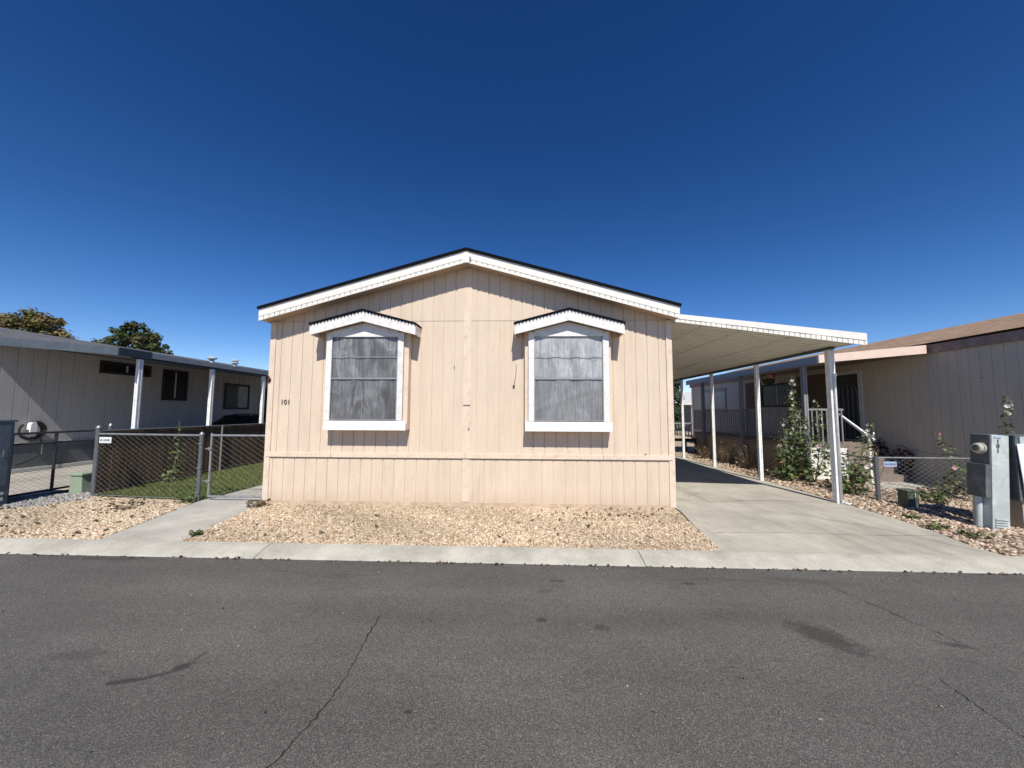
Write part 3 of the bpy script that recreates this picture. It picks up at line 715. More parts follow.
def fence_sign(c, right, w, h, label, base):
    r = Vector(right).normalized(); n = Vector((r.y, -r.x, 0)); c = Vector(c)
    S = thing('fence_sign', label, 'sign', c-Vector((0, 0, h/2)))
    mb = MB(); a = c-r*w/2; b = c+r*w/2; mb.bar(a, b, .004, h); mb.build('panel', base, S)
    mb = MB(); k = 7
    for i in range(k):
        q = c+r*((i-(k-1)/2)*w*.115)+n*.0045
        hh = h*.36; ww = w*.035
        mb.bar(q-r*ww+Vector((0, 0, -hh/2)), q-r*ww+Vector((0, 0, hh/2)), .003, .012, n)
        if i != 1: mb.bar(q-r*ww+Vector((0, 0, hh/2*(1 if i % 2 else 0))), q+r*ww*1.2+Vector((0, 0, hh/2*(1 if i % 2 else 0))), .003, .012, n)
        if i in (0, 3, 5, 6): mb.bar(q+r*ww+Vector((0, 0, -hh/2)), q+r*ww+Vector((0, 0, hh/2)), .003, .012, n)
    mb.build('lettering', 'sign_ink', S)
fence_sign((-8.17, 6.955, 1.085), (2.2, -.2, 0), .27, .115, 'small white sign on the lawn fence beside its end post', 'white_plastic')

# ------------------------------------------------------------------ left neighbour
LX = -13.5
L = thing('grey_mobile_home', 'grey panelled mobile home at the left edge with dark framed windows', 'house', (LX, 9, 0))
mb = MB(); grooved(mb, lambda s, d, z: (LX+d, s, z), 5.2, 26, .775, 3.5, .305, 5.3, .02, .012); mb.build('side_wall', 'grey_siding', L, recalc=False)
mb = MB(); grooved(mb, lambda s, d, z: (s, 5.2-d, z), -18.5, LX, 0, lambda s: 3.5+.235*(LX-s) if s > -17.5 else 4.44, .305, -18.3, extra=(-17.5,)); mb.build('front_wall', 'grey_siding', L, recalc=False)
mb = MB(); grooved(mb, lambda s, d, z: (LX+.02+d, s, z), 5.2, 26, -.02, .755, .4, 5.3, .012, .006); mb.build('skirting', 'grey_skirt', L, recalc=False)
mb = MB(); mb.box(LX+.01, LX+.05, 5.2, 26, .745, .775); mb.build('trim_board', 'pale_ledge', L)
mb = MB(); mb.box(LX+.025, LX+.10, 5.2, 26, -.02, .10); mb.build('footing', 'pale_ledge', L)
mb = MB(); mb.quad((-13.46, 5.0, 3.42), (-13.46, 26, 3.42), (-17.5, 26, 4.40), (-17.5, 5.0, 4.40)); mb.quad((-13.46, 5.0, 3.36), (-13.46, 26, 3.36), (-17.5, 26, 4.34), (-17.5, 5.0, 4.34))
mb.quad((-13.46, 5, 3.36), (-13.46, 26, 3.36), (-13.46, 26, 3.42), (-13.46, 5, 3.42)); mb.quad((-17.5, 5, 4.4), (-17.5, 26, 4.4), (-21.6, 26, 3.42), (-21.6, 5, 3.42))
mb.build('roof', 'shingle_grey', L, recalc=False)
def side_window(parent, X, sg, y0, y1, z0, z1, frame_m, glass_m, split=True, fw=.06, name='window', pale=None):
    m = MB(); a, b = sorted((X-sg*.004, X+sg*.035))
    for p in ((y0, y1, z1-fw, z1), (y0, y1, z0, z0+fw), (y0, y0+fw, z0+fw+.001, z1-fw-.001), (y1-fw, y1, z0+fw+.001, z1-fw-.001)): m.box(a, b, *p)
    w = m.build(name, frame_m, parent)
    m = MB(); g = sorted((X+sg*.003, X+sg*.012)); m.box(*g, y0+fw, y1-fw, z0+fw, z1-fw); m.build('pane', glass_m, w)
    if split:
        m = MB(); yc = (y0+y1)/2; g = sorted((X+sg*.014, X+sg*.026)); m.box(*g, yc-.025, yc+.025, z0+fw+.002, z1-fw-.002); m.build('mullion', 'pale_ledge', w)
    if pale:
        m = MB(); g = sorted((X+sg*.013, X+sg*.018)); m.box(*g, *pale, z0+fw+.003, z1-fw-.003); m.build('blind', 'glass_pale', w)
    return w
side_window(L, LX, 1, 11.15, 12.75, 2.84, 3.24, 'dark_wood', 'glass', fw=.09)
side_window(L, LX, 1, 13.2, 14.22, 2.04, 3.2, 'dark_wood', 'glass', fw=.09)
side_window(L, LX, 1, 16.05, 17.55, 1.72, 2.90, 'dark_wood', 'glass', False, .09, pale=(16.85, 17.45))
D = MB(); D.box(LX+.002, LX+.05, 18.3, 19.3, .8, 2.85); D = D.build('door', 'dark_wood', L); m = MB(); m.lathe((LX+.05, 18.4, 1.8), [(.03, 0), (.03, .05)], 8, 'x'); m.build('handle', 'galv', D)

A = thing('patio_awning', 'slate grey awning on white posts along the grey mobile home at left', 'carport', (-9.9, 8.53, 0))
AX, AY = -9.9, 8.53; at = lambda x: 3.19+(AX-x)*.082
mb = MB(); mb.quad((AX, AY+.03, at(AX)-.05), (LX-.05, AY+.03, at(LX)-.05), (LX-.05, 20, at(LX)-.05), (AX, 20, at(AX)-.05))
mb.quad((AX, AY+.03, at(AX)-.09), (LX-.05, AY+.03, at(LX)-.09), (LX-.05, 20, at(LX)-.09), (AX, 20, at(AX)-.09)); mb.build('roof_panel', 'grey_gutter', A, recalc=False)
mb = MB(); mb.prism([(LX-2.0, at(LX-2.0)-.20), (AX, at(AX)-.19), (AX, at(AX)), (LX-2.0, at(LX-2.0))], AY, AY+.03); mb.build('front_fascia', 'slate_paint', A)
mb = MB(); mb.box(AX+.002, AX+.03, AY, 9.32, 2.995, 3.19); mb.build('corner_fascia', 'slate_dark', A)
mb = MB(); mb.box(AX-.01, AX+.025, 9.325, 20, 3.03, 3.17); mb.build('gutter', 'grey_gutter', A)
mb = MB(); mb.box(AX-.10, AX-.02, AY+.4, 20, 2.97, 3.09); mb.build('beam', 'slate_dark', A)
for y in (9.11, 11.32, 13.62, 15.9, 18.2): mb = MB(); fluted(mb, AX-.05, y, .095, -.02, 2.969); mb.build('post', 'post_white', A)

vent0 = None
for i, (x, y, z0, z1, lab) in enumerate(((-15, 17.0, 3.75, 4.24, 'wide capped roof vent, the nearer of two above the left awning'), (-15, 18.4, 3.75, 4.28, 'stepped roof vent, the farther of two above the left awning'))):
    V_ = thing('roof_vent', lab, 'roof vent', (x, y, z0), 'vents on the grey roof')
    m = MB(); m.lathe((x, y, z0), [(.09, 0), (.09, z1-z0-.12)], 12); m.build('pipe', 'util_grey', V_, smooth=True)
    m = MB()
    if i == 0: m.lathe((x, y, z1-.16), [(.12, 0), (.2, .05), (.2, .10), (.06, .16)], 14)
    else: m.lathe((x, y, z1-.22), [(.12, 0), (.17, .03), (.17, .07), (.1, .09), (.1, .13), (.16, .15), (.16, .19), (.05, .23)], 14)
    m.build('cap', 'util_grey', V_)

E_ = thing('car_charger', 'white wall charger with a black cable coiled round it on the grey home', 'charger', (LX+.06, 9.62, 1.0))
mb = MB(); mb.prism([(9.54, 1.02), (9.56, .99), (9.68, .99), (9.70, 1.02), (9.69, 1.27), (9.66, 1.32), (9.58, 1.32), (9.55, 1.27)], LX+.03, LX+.15, 'x'); mb.build('housing', 'white_plastic', E_, bevel=.01)
mb = MB()
for k in range(3):
    r = .21+.02*k; mb.tube([(LX+.06+.03*k, 9.62+r*1.1*math.cos(t), 1.10+r*math.sin(t)) for t in np.linspace(2.4, 2.4+5.2, 26)], .026, 6)
mb.tube([(LX+.1, 9.78, .95), (LX+.14, 9.84, .7), (LX+.25, 9.75, .45), (LX+.4, 9.4, .32), (LX+.6, 9.0, .25)], .016, 6)
mb.build('cable', 'dark_plastic', E_)

cab = thing('utility_cabinet', 'tall slate blue utility cabinet at the left edge of the photo', 'utility box', (-9.45, 6.1, 0))
mb = MB(); mb.box(-9.9, -9.06, 5.70, 6.27, -.02, 1.45); mb.build('housing', 'util_blue', cab, bevel=.01)
mb = MB(); mb.box(-9.92, -9.04, 5.68, 6.29, 1.452, 1.49); mb.build('lid', 'util_blue', cab, bevel=.008)
mb = MB(); mb.box(-9.058, -9.045, 5.85, 6.2, .10, .15); mb.box(-9.058, -9.045, 5.85, 6.2, .20, .24); mb.build('louvre', 'util_grey', cab)
mb = MB(); mb.box(-9.057, -9.047, 5.76, 6.22, .36, 1.40); d = mb.build('door', 'util_blue', cab); mb = MB(); mb.box(-9.046, -9.025, 6.14, 6.18, .85, .97); mb.build('handle', 'galv_dark', d)
gb = thing('junction_box', 'pale green plastic junction box beside the black gate at left', 'utility box', (-8.9, 7.3, 0))
mb = MB(); mb.prism([(-9.04, -.02), (-8.77, -.02), (-8.79, .36), (-9.02, .36)], 7.12, 7.42); mb.build('housing', 'green_box', gb, bevel=.012)
mb = MB(); mb.box(-9.045, -8.765, 7.10, 7.44, .362, .41); mb.build('lid', 'green_box', gb, bevel=.012)

# parked car under the left awning
K = thing('parked_car', 'dark navy car parked under the left awning behind the brown fence', 'car', (-11.4, 14.6, 0))
def car_section(mb, rings):
    n0 = len(mb.v); k = len(rings[0])
    for r in rings: mb.v += r
    for i in range(len(rings)-1):
        for j in range(k): mb.f.append((n0+i*k+j, n0+i*k+(j+1) % k, n0+(i+1)*k+(j+1) % k, n0+(i+1)*k+j))
    mb.f.append(tuple(range(n0, n0+k))); e = n0+(len(rings)-1)*k; mb.f.append(tuple(range(e, e+k))[::-1])
def ring(y, hw, zb, zt): return [(-11.4+a*hw, y, b) for a, b in ((-.92, zb), (-1, zb+.12), (-1, zt-.25), (-.93, zt-.06), (-.7, zt), (.7, zt), (.93, zt-.06), (1, zt-.25), (1, zb+.12), (.92, zb))]
mb = MB(); car_section(mb, [ring(12.3, .70, .35, .72), ring(12.42, .84, .26, .86), ring(13.2, .90, .24, .98), ring(13.75, .91, .24, 1.03), ring(15.9, .91, .24, 1.05), ring(16.6, .86, .26, 1.02), ring(16.8, .76, .34, .9)]); mb.build('body', 'car_paint', K, smooth=True)
def ring2(y, hb, ht, zb, zt): return [(-11.4+a, y, b) for a, b in ((-hb, zb), (-ht, zt-.05), (-ht+.1, zt), (ht-.1, zt), (ht, zt-.05), (hb, zb))]
mb = MB(); car_section(mb, [ring2(13.55, .78, .70, .98, 1.04), ring2(14.3, .80, .62, 1.0, 1.46), ring2(15.0, .80, .62, 1.0, 1.53), ring2(15.8, .79, .60, 1.0, 1.47), ring2(16.5, .76, .66, .98, 1.05)]); mb.build('cabin', 'glass', K, smooth=True)
mb = MB(); car_section(mb, [ring2(14.25, .66, .6, 1.44, 1.475), ring2(15.0, .66, .6, 1.5, 1.55), ring2(15.85, .64, .58, 1.44, 1.485)]); mb.build('roof', 'car_paint', K)
for x in (-12.2, -10.6):
    for y in (13.15, 15.95):
        mb = MB(); mb.lathe((x-.1, y, .32), [(.24, 0), (.31, .02), (.32, .1), (.31, .18), (.24, .2)], 22, 'x'); w = mb.build('wheel', 'rubber', K)
        mb = MB(); mb.lathe((x-.105 if x < -11 else x+.095, y, .32), [(.2, 0), (.2, .012), (.05, .014)], 16, 'x'); mb.build('rim', 'galv', w)
for s in (-1, 1):
    mb = MB(); mb.box(-11.4+s*.68-.14, -11.4+s*.68+.14, 12.32, 12.45, .62, .74); mb.build('headlight', 'glass_pale', K)

# ------------------------------------------------------------------ right neighbour
RX = 9.66
Q = thing('taupe_mobile_home', 'taupe mobile home with brown shingle roof at the right edge', 'house', (RX, 9, 0))
mb = MB(); grooved(mb, lambda s, d, z: (RX-d, s, z), 6.2, 21.8, -.03, 3.12, .2033, 6.35, .011, .007); mb.build('side_wall', 'taupe_siding', Q, recalc=False)
mb = MB(); grooved(mb, lambda s, d, z: (s, 6.2-d, z), RX, 15.4, -.03, lambda s: 3.12+.3*min(s-RX, 15.4-s), .305, RX+.2, extra=(12.53,)); mb.build('front_wall', 'taupe_siding', Q, recalc=False)
mb = MB(); mb.box(RX-.03, RX+.02, 21.7, 21.82, -.02, 3.12); mb.box(RX-.02, 15.4, 21.8, 21.9, -.02, 3.12); mb.build('back_wall', 'pink_fascia', Q)
mb = MB(); 
for dz in (0, -.05):
    mb.quad((RX-.08, 5.9, 3.352+dz), (RX-.08, 22.1, 3.352+dz), (12.53, 22.1, 4.22+dz), (12.53, 5.9, 4.22+dz)); mb.quad((15.5, 5.9, 3.352+dz), (15.5, 22.1, 3.352+dz), (12.53, 22.1, 4.22+dz), (12.53, 5.9, 4.22+dz))
mb.quad((RX-.08, 5.9, 3.302), (12.53, 5.9, 4.17), (12.53, 5.9, 4.22), (RX-.08, 5.9, 3.352))
mb.build('roof', 'shingle_brown', Q, recalc=False)
mb = MB(); mb.box(RX-.07, RX-.03, 5.92, 9.25, 3.11, 3.298); mb.box(RX-.07, RX-.03, 9.28, 22, 3.11, 3.298); mb.build('eave_fascia', 'brown_fascia', Q)
dr = MB(); dr.box(RX-.05, RX-.002, 10.95, 11.05, .9, 2.93); dr.box(RX-.05, RX-.002, 11.8, 11.9, .9, 2.93); dr.box(RX-.05, RX-.002, 11.052, 11.798, 2.83, 2.93)
dr = dr.build('door', 'pale_ledge', Q); m = MB(); m.box(RX-.02, RX-.004, 11.05, 11.8, .92, 2.83); m.build('screen_panel', 'dark_plastic', dr)
m = MB()
for k in range(5): m.tube([(RX-.035, 11.1+.16*k, .95), (RX-.035, 11.1+.16*k, 2.2+.35*math.sin(.55+k*.5))], .008, 6)
for r in (.3, .2): m.tube([(RX-.035, 11.425+r*math.cos(t), 2.25+r*1.4*math.sin(t)) for t in np.linspace(0, math.pi, 14)], .009, 6)
m.build('grille', 'galv_dark', dr)
side_window(Q, RX, -1, 13.6, 15.5, 1.9, 2.8, 'dark_wood', 'glass', True, .07)
side_window(Q, RX, -1, 18.2, 20.5, 1.72, 2.85, 'dark_rail', 'glass_pale', False, .12)
mb = MB(); mb.box(RX-.02, RX-.003, 12.05, 13.5, .9, 2.95); mb.build('porch_panelling', 'brick_red', Q); mb = MB(); mb.box(RX-.02, RX-.003, 15.55, 16.6, .9, 2.95); mb.build('porch_panelling', 'brick_red', Q)

P = thing('porch', 'covered porch with grey railing along the taupe home behind the carport', 'porch', (7.1, 9.9, 0))
PX, PY = 7.03, 9.05; pt_ = lambda x: 3.06+(x-PX)*.095
mb = MB(); mb.quad((PX, PY+.03, pt_(PX)-.03), (RX+.05, PY+.03, pt_(RX)-.03), (RX+.05, 16.4, pt_(RX)-.03), (PX, 16.4, pt_(PX)-.03))
mb.quad((PX, PY+.03, pt_(PX)-.08), (RX+.05, PY+.03, pt_(RX)-.08), (RX+.05, 16.4, pt_(RX)-.08), (PX, 16.4, pt_(PX)-.08)); mb.build('roof_panel', 'pan', P, recalc=False)
mb = MB(); mb.prism([(PX-.02, pt_(PX)-.19), (9.50, pt_(9.5)-.20), (9.50, pt_(9.5)), (PX-.02, pt_(PX))], PY, PY+.03); mb.build('front_fascia', 'pink_fascia', P)
mb = MB(); mb.box(PX-.03, PX+.005, PY+.034, 16.4, 2.86, 3.05); mb.build('gutter', 'grey_gutter', P)
for y in (9.72, 12.5, 15.15): mb = MB(); fluted(mb, 7.12, y, .10, -.02, 2.97); mb.build('post', 'dark_rail', P)
mb = MB(); mb.box(7.2, RX-.03, 10.6, 16.2, .80, .87); mb.box(7.2, 8.28, 9.9, 10.598, .80, .87); mb.build('deck', 'deck_wood', P)
mb = MB(); grooved(mb, lambda s, d, z: (7.215-d, s, z), 9.92, 16.2, -.02, .798, .3, 10, .02, .01); mb.build('skirting', 'tan_skirt', P, recalc=False)
mb = MB(); grooved(mb, lambda s, d, z: (s, 9.915-d, z), 7.215, 8.27, -.02, .798, .3, 7.3, .02, .01); mb.build('front_skirting', 'white', P, recalc=False)
mb = MB(); mb.box(8.272, 8.285, 9.92, 10.6, -.02, .798); mb.build('skirting', 'tan_skirt', P)
mb = MB(); mb.box(7.19, 7.24, 10.0, 16.2, 1.74, 1.79); mb.box(7.2, 7.23, 10.0, 16.2, .95, .99); y = 10.05
while y < 16.2: mb.box(7.2, 7.23, y, y+.03, .991, 1.739); y += .125
mb.box(7.24, 8.25, 9.95, 10.0, 1.74, 1.79); x = 7.32
while x < 8.2: mb.box(x, x+.03, 9.96, 9.99, .871, 1.739); x += .125
mb.build('railing', 'dark_rail', P)

S_ = thing('porch_steps', 'brown porch steps with a white sloping handrail beside the taupe home', 'steps', (8.85, 9.5, 0))
mb = MB()
for k in range(5): mb.box(8.32, 9.30, 9.5+.25*k, 10.75, -.02+.17*k+(.001 if k else 0), .17*(k+1))
mb.build('steps', 'concrete_step', S_)
mb = MB(); mb.bar((8.34, 9.25, 1.03), (8.34, 10.3, 1.70), .05, .05); mb.build('handrail', 'post_white', S_)
mb = MB(); mb.box(8.32, 8.36, 9.36, 9.40, -.02, 1.07); mb.build('rail_post', 'post_white', S_)
mb = MB(); mb.bar((8.36, 9.30, 1.10), (8.30, 9.2, 1.2), .02, .06); mb.build('rail_end', 'white_plastic', S_)

RF = thing('low_chain_fence', 'low galvanised chain link fence with one thick post, right of the driveway', 'fence', (6.77, 7.5, 0))
post(6.77, 7.5, .84, .038, RF, cap=False)
rail([(6.77, 7.5, .82), (9.55, 7.45, .82)], .014, RF); rail([(6.78, 7.5, .79), (6.98, 9.8, .78), (7.0, 15.8, .78)], .014, RF, 'galv_dark')
mb = MB(); chain_wires(mb, (6.79, 7.49), (9.5, 7.44), .03, .81, .066, .0032); mb.build('mesh', 'galv', RF, recalc=False)
for y in (9.9, 12.0, 14.0): mb = MB(); mb.lathe((7.0, y, 0), [(.016, -.02), (.016, .79)], 8); mb.build('post', 'galv_dark', RF)
fence_sign((6.99, 7.455, .70), (1, 0, 0), .235, .10, 'small pale blue sign on the low fence beside its thick post', 'blue_label')
gb2 = thing('junction_box', 'dark green plastic junction box on the gravel right of the driveway', 'utility box', (6.95, 7.05, 0))
mb = MB(); mb.prism([(6.80, -.02), (7.00, -.02), (6.99, .27), (6.81, .27)], 6.97, 7.17); mb.build('housing', 'green_box_dark', gb2, bevel=.01)
mb = MB(); mb.box(6.79, 7.01, 6.96, 7.18, .272, .305); mb.build('lid', 'green_box_dark', gb2, bevel=.008)
mb = MB(); mb.box(6.9, 6.915, 6.944, 6.949, 0, .27); mb.build('seam', 'util_grey', gb2)

# meter pedestals
MP = thing('meter_pedestal', 'grey electric meter pedestal numbered 101 on the gravel, with glass meter', 'electric meter', (6.9, 5.85, 0))
mb = MB(); mb.box(6.745, 6.985, 5.735, 5.98, -.03, 1.36); mb.build('pillar', 'util_grey', MP, bevel=.006)
mb = MB(); mb.box(6.722, 6.743, 5.740, 5.985, .93, 1.358); up = mb.build('meter_box', 'util_dark', MP, bevel=.006)
mb = MB(); mb.box(6.665, 6.742, 5.742, 5.98, .44, .92); mb.build('breaker_box', 'util_dark', MP, bevel=.006)
mb = MB(); mb.lathe((6.721, 5.855, 1.15), [(.055, -.07), (.068, -.06), (.072, -.025), (.085, -.023), (.085, 0)], 20, 'x'); mt = mb.build('meter', 'meter_glass', MP, smooth=False)
mb = MB(); mb.lathe((6.650, 5.855, 1.15), [(.03, -.003), (.046, 0)], 16, 'x'); mb.box(6.643, 6.646, 5.835, 5.875, 1.14, 1.165); mb.build('dial', 'util_dark', mt)
mb = MB(); mb.lathe((6.70, 5.86, 0), [(.035, -.03), (.035, .436)], 12); mb.build('conduit', 'util_grey', MP)
mb = MB()
for k, ch in enumerate('101'):
    t = text_mb(ch, .085, (6.825, 5.728, 1.265-.068*k), (1, 0, 0), (0, 0, 1), .004); n0 = len(mb.v); mb.v += t.v; mb.f += [tuple(i+n0 for i in f) for f in t.f]
mb.build('number', 'dark_ink', MP)
mb = MB(); mb.box(6.77, 6.87, 5.727, 5.732, 1.315, 1.34); mb.build('sticker', 'blue_label', MP)
mb = MB()
for k in range(4): mb.box(6.775, 6.955, 5.722, 5.733, .03+.035*k, .045+.035*k)
mb.build('louvre', 'util_grey', MP)
MP.rotation_euler = (0, R(4.2), 0)
M2 = thing('service_pedestal', 'second grey service pedestal with a white panel at the right edge', 'electric meter', (7.3, 5.75, 0))
mb = MB(); mb.box(7.12, 7.75, 5.70, 6.1, .42, 1.36); mb.build('cabinet', 'util_dark', M2, bevel=.006)
mb = MB(); mb.box(7.17, 7.7, 5.685, 5.698, .45, 1.34); mb.build('door', 'util_grey', M2)
mb = MB(); mb.prism([(7.10, 1.24), (7.16, .47), (7.6, .47), (7.6, 1.26)], 5.665, 5.672); mb.build('white_panel', 'white_plastic', M2)
mb = MB(); mb.box(7.2, 7.7, 5.75, 6.05, -.03, .418); mb.build('plinth', 'tan_skirt', M2)
mb = MB(); mb.tube([(6.74, 6.05, 1.02), (7.5, 7.2, .93), (8.6, 8.7, .88), (9.63, 10.0, .86)], .006, 6); tag(mb.build('cable', 'dark_plastic', loc=(6.74, 6.05, 1.02)), 'thin dark cable running from the numbered meter pedestal to the taupe wall', 'cable')

# ------------------------------------------------------------------ plants
def leaf_pts(c, n, up, s, fold=.25):
    n = n.normalized(); a = up.cross(n)
    if a.length < 1e-3: a = Vector((1, 0, 0)).cross(n)
    a.normalize(); b = n.cross(a)
    out = []
    for u, v in ((0, -.15), (.5, .1), (.55, .55), (.2, .75), (0, 1.), (-.25, .72), (-.55, .5), (-.45, .05)):
        out.append(c+a*u*s+b*v*s+n*abs(u)*s*fold)
    return out
class Leaves:
    def __init__(s): s.v = []; s.f = []; s.c = []
    def poly(s, pts, col):
        n = len(s.v); s.v += [tuple(p) for p in pts]; s.f.append(tuple(range(n, n+len(pts)))); s.c += [col]*len(pts)
    def build(s, name, m, parent):
        me = bpy.data.meshes.new(name); off = OFF[parent.name]
        me.from_pydata([tuple(Vector(p)-off) for p in s.v], [], s.f)
        a = me.color_attributes.new('Col', 'FLOAT_COLOR', 'POINT')
        a.data.foreach_set('color', np.hstack([np.array(s.c), np.ones((len(s.c), 1))]).astype(np.float32).ravel())
        me.materials.append(M[m]); o = bpy.data.objects.new(name, me); COL.objects.link(o); o.parent = parent; OFF[o.name] = off
        return o
def vary(c, lo, hi):
    k = random.uniform(lo, hi); return tuple(x*k*random.uniform(.95, 1.05) for x in c)
def rv(r=random): return Vector((r.gauss(0, 1), r.gauss(0, 1), r.gauss(0, 1))).normalized()
GREENS = [(.10, .15, .05), (.13, .18, .065), (.17, .205, .085), (.075, .115, .04), (.20, .19, .08)]
def flower(L, c, d, s, col):
    d = d.normalized(); a = d.cross(Vector((0, 0, 1))).normalized(); b = a.cross(d)
    for k in range(5):
        t0, t1, tm = (k-.48)*1.2566, (k+.48)*1.2566, k*1.2566
        e = lambda t, r, h: c+(a*math.cos(t)+b*math.sin(t))*r*s+d*h*s
        L.poly([c, e(t0, .8, .35), e(tm-.2, 1.05, .45), e(tm+.2, 1.05, .45), e(t1, .8, .35)], vary(col, .85, 1.05))
    L.poly([c+d*.1*s+a*.12*s, c+d*.3*s, c+d*.1*s-a*.12*s], (.6, .5, .15))
def hollyhock(base, top, stalks, label, fcols, dens=1., leafy=1., wid=.28, group='hollyhocks by the right hand driveway'):
    T = thing('hollyhock', label, 'plant', base, group)
    st = MB(); lv = Leaves(); fl = Leaves(); base = Vector(base); top = Vector(top)
    for s in range(stalks):
        b = base+Vector((random.uniform(-.12, .12), random.uniform(-.12, .12), 0))*(s > 0)
        hgt = top.z*(1 if s == 0 else random.uniform(.5, .85))
        t = Vector((top.x, top.y, hgt)) if s == 0 else b+Vector((random.uniform(-.4, .4), random.uniform(-.3, .3), hgt))
        bend = Vector((random.uniform(-.06, .06), random.uniform(-.06, .06), 0))
        pts = [b.lerp(t, i/9)+bend*math.sin(i/9*math.pi) for i in range(10)]
        st.tube(pts, [.014-.010*i/9 for i in range(10)], 6)
        n = int(hgt*40*dens)
        for i in range(n):
            f = random.random()**.95; p = b.lerp(t, f)+bend*math.sin(f*math.pi)
            az = random.uniform(0, 6.283); out = Vector((math.cos(az), math.sin(az), random.uniform(-.1, .5)))
            reach = wid*(1-f)**.7*random.uniform(.25, 1)*leafy+.03
            q = p+out*reach
            if f < .9 and random.random() < .4: st.tube([p, p+out*reach*.6+Vector((0, 0, .02)), q], .0035, 4, False)
            lv.poly(leaf_pts(q, Vector((out.x*.6, out.y*.6, .8))+rv()*.45, out, (.04+.065*(1-f))*random.uniform(.6, 1.15)), vary(random.choice(GREENS), .7, 1.25))
        for i in range(int(hgt*2.2*dens)+2):
            f = random.uniform(.4, 1.0); p = b.lerp(t, f)+bend*math.sin(f*math.pi); az = random.uniform(0, 6.283)
            d = Vector((math.cos(az), math.sin(az)-.7, .25)); flower(fl, p+d.normalized()*.05, d, random.uniform(.034, .055)*(1.15-.4*f), random.choice(fcols))
    st.build('stem', 'stem', T, smooth=True); lv.build('leaf', 'leaf', T); fl.build('flower', 'petal', T)
    return T
PK = [(.65, .30, .38), (.70, .42, .48), (.74, .60, .60)]; WH = [(.75, .70, .68), (.74, .62, .62), (.78, .75, .70)]
hollyhock((6.72, 9.75, 0), (6.85, 9.75, 2.62), 3, 'tallest hollyhock, a narrow spire left of the front carport post', WH, 1.9, 1.2, .36)
hollyhock((6.38, 9.5, 0), (6.42, 9.5, 1.55), 2, 'hollyhock with a pink flower on top, leftmost beside the second carport post', PK, 1.7, 1., .28)
hollyhock((6.95, 9.3, 0), (7.1, 9.3, 1.95), 3, 'bushy hollyhock between the tall spire and the front carport post', WH, 1.8, 1.3, .40)
hollyhock((7.05, 8.4, 0), (7.45, 8.3, 1.45), 4, 'spreading pale hollyhock just right of the front carport post', WH, 2.0, 1.1, .36)
hollyhock((9.15, 8.35, 0), (8.75, 8.3, 1.27), 1, 'leaning hollyhock with bright pink flowers beside the taupe wall', [(.75, .30, .42), (.78, .42, .50)], 1.5, 1.1, .22)
hollyhock((8.68, 7.0, 0), (8.62, 6.95, 1.98), 1, 'white flowered hollyhock rising behind the meter pedestal', [(.8, .78, .76)], 1.6, .7, .2)
hollyhock((-8.28, 8.45, 0), (-8.2, 8.5, 1.42), 1, 'slender leafy stalk growing against the brown fence on the lawn', [(.12, .13, .06)], 1.3, .8, .18, None)
def tuft(base, r, h, n, label, cols, name='weed', cat='weed', group='weeds along the right hand bed', twig=False):
    T = thing(name, label, cat, base, group); b = Vector(base); lv = Leaves(); st = MB()
    for i in range(n):
        az = random.uniform(0, 6.283); d = Vector((math.cos(az), math.sin(az), 0)); q = b+d*r*random.random()**.6+Vector((0, 0, h*random.uniform(.15, 1)))
        if twig or i % 3 == 0:
            mid = b.lerp(q, .5)+rv()*.03; st.tube([b+d*.02, mid, q], [.005, .004, .002], 4, False)
        if not twig or random.random() < .45: lv.poly(leaf_pts(q, Vector((0, 0, 1))+rv()*.8, d, random.uniform(.03, .06)*(1.2 if h > .15 else 1)), vary(random.choice(cols), .7, 1.2))
    st.build('stem', 'dry_twig' if twig else 'stem', T); lv.build('leaf', 'leaf', T); return T
BR = [(.20, .13, .08), (.14, .10, .06), (.26, .19, .12)]
tuft((6.62, 11.4, 0), .38, .75, 130, 'dry brown shrub by the porch skirting, nearest of the bare ones', BR, 'dry_shrub', 'shrub', 'dry shrubs by the porch', True)
tuft((6.55, 12.6, 0), .40, .70, 120, 'dry brown shrub by the porch skirting between two others', BR, 'dry_shrub', 'shrub', 'dry shrubs by the porch', True)
tuft((6.45, 13.8, 0), .36, .5, 90, 'dry brown shrub by the porch skirting, farthest of the bare ones', BR, 'dry_shrub', 'shrub', 'dry shrubs by the porch', True)
tuft((6.13, 6.25, 0), .10, .08, 40, 'small green weed at the gravel edge below the dark green box', GREENS)
tuft((7.6, 7.35, 0), .2, .2, 70, 'low leafy weed right of the dark green box', GREENS)
tuft((8.35, 7.9, 0), .32, .3, 130, 'broad leafy weed at the foot of the pink hollyhock', GREENS+BR)
tuft((6.75, 8.15, 0), .3, .22, 120, 'low green clump behind the front carport post', GREENS)
tuft((6.05, 5.35, 0), .14, .08, 50, 'dry grass tuft at the driveway edge near the kerb', BR+GREENS)
tuft((5.98, 5.75, 0), .12, .07, 40, 'greenish tuft at the driveway edge below the small weed', GREENS+BR)
tuft((-4.42, 4.93, 0), .07, .06, 24, 'tiny weed at the kerb end of the path', GREENS+BR, group=None)
tuft((-4.68, 6.45, 0), .16, .10, 60, 'dry tuft at the left foot of the peach wall', BR, group=None)
tuft((-6.15, 6.62, 0), .14, .12, 60, 'green tuft under the post between lawn fence and gate', GREENS, group=None)
tuft((-6.9, 6.3, 0), .35, .04, 50, 'flat withered weed on the tan gravel before the lawn fence', BR+[(.12, .11, .05)], group=None)
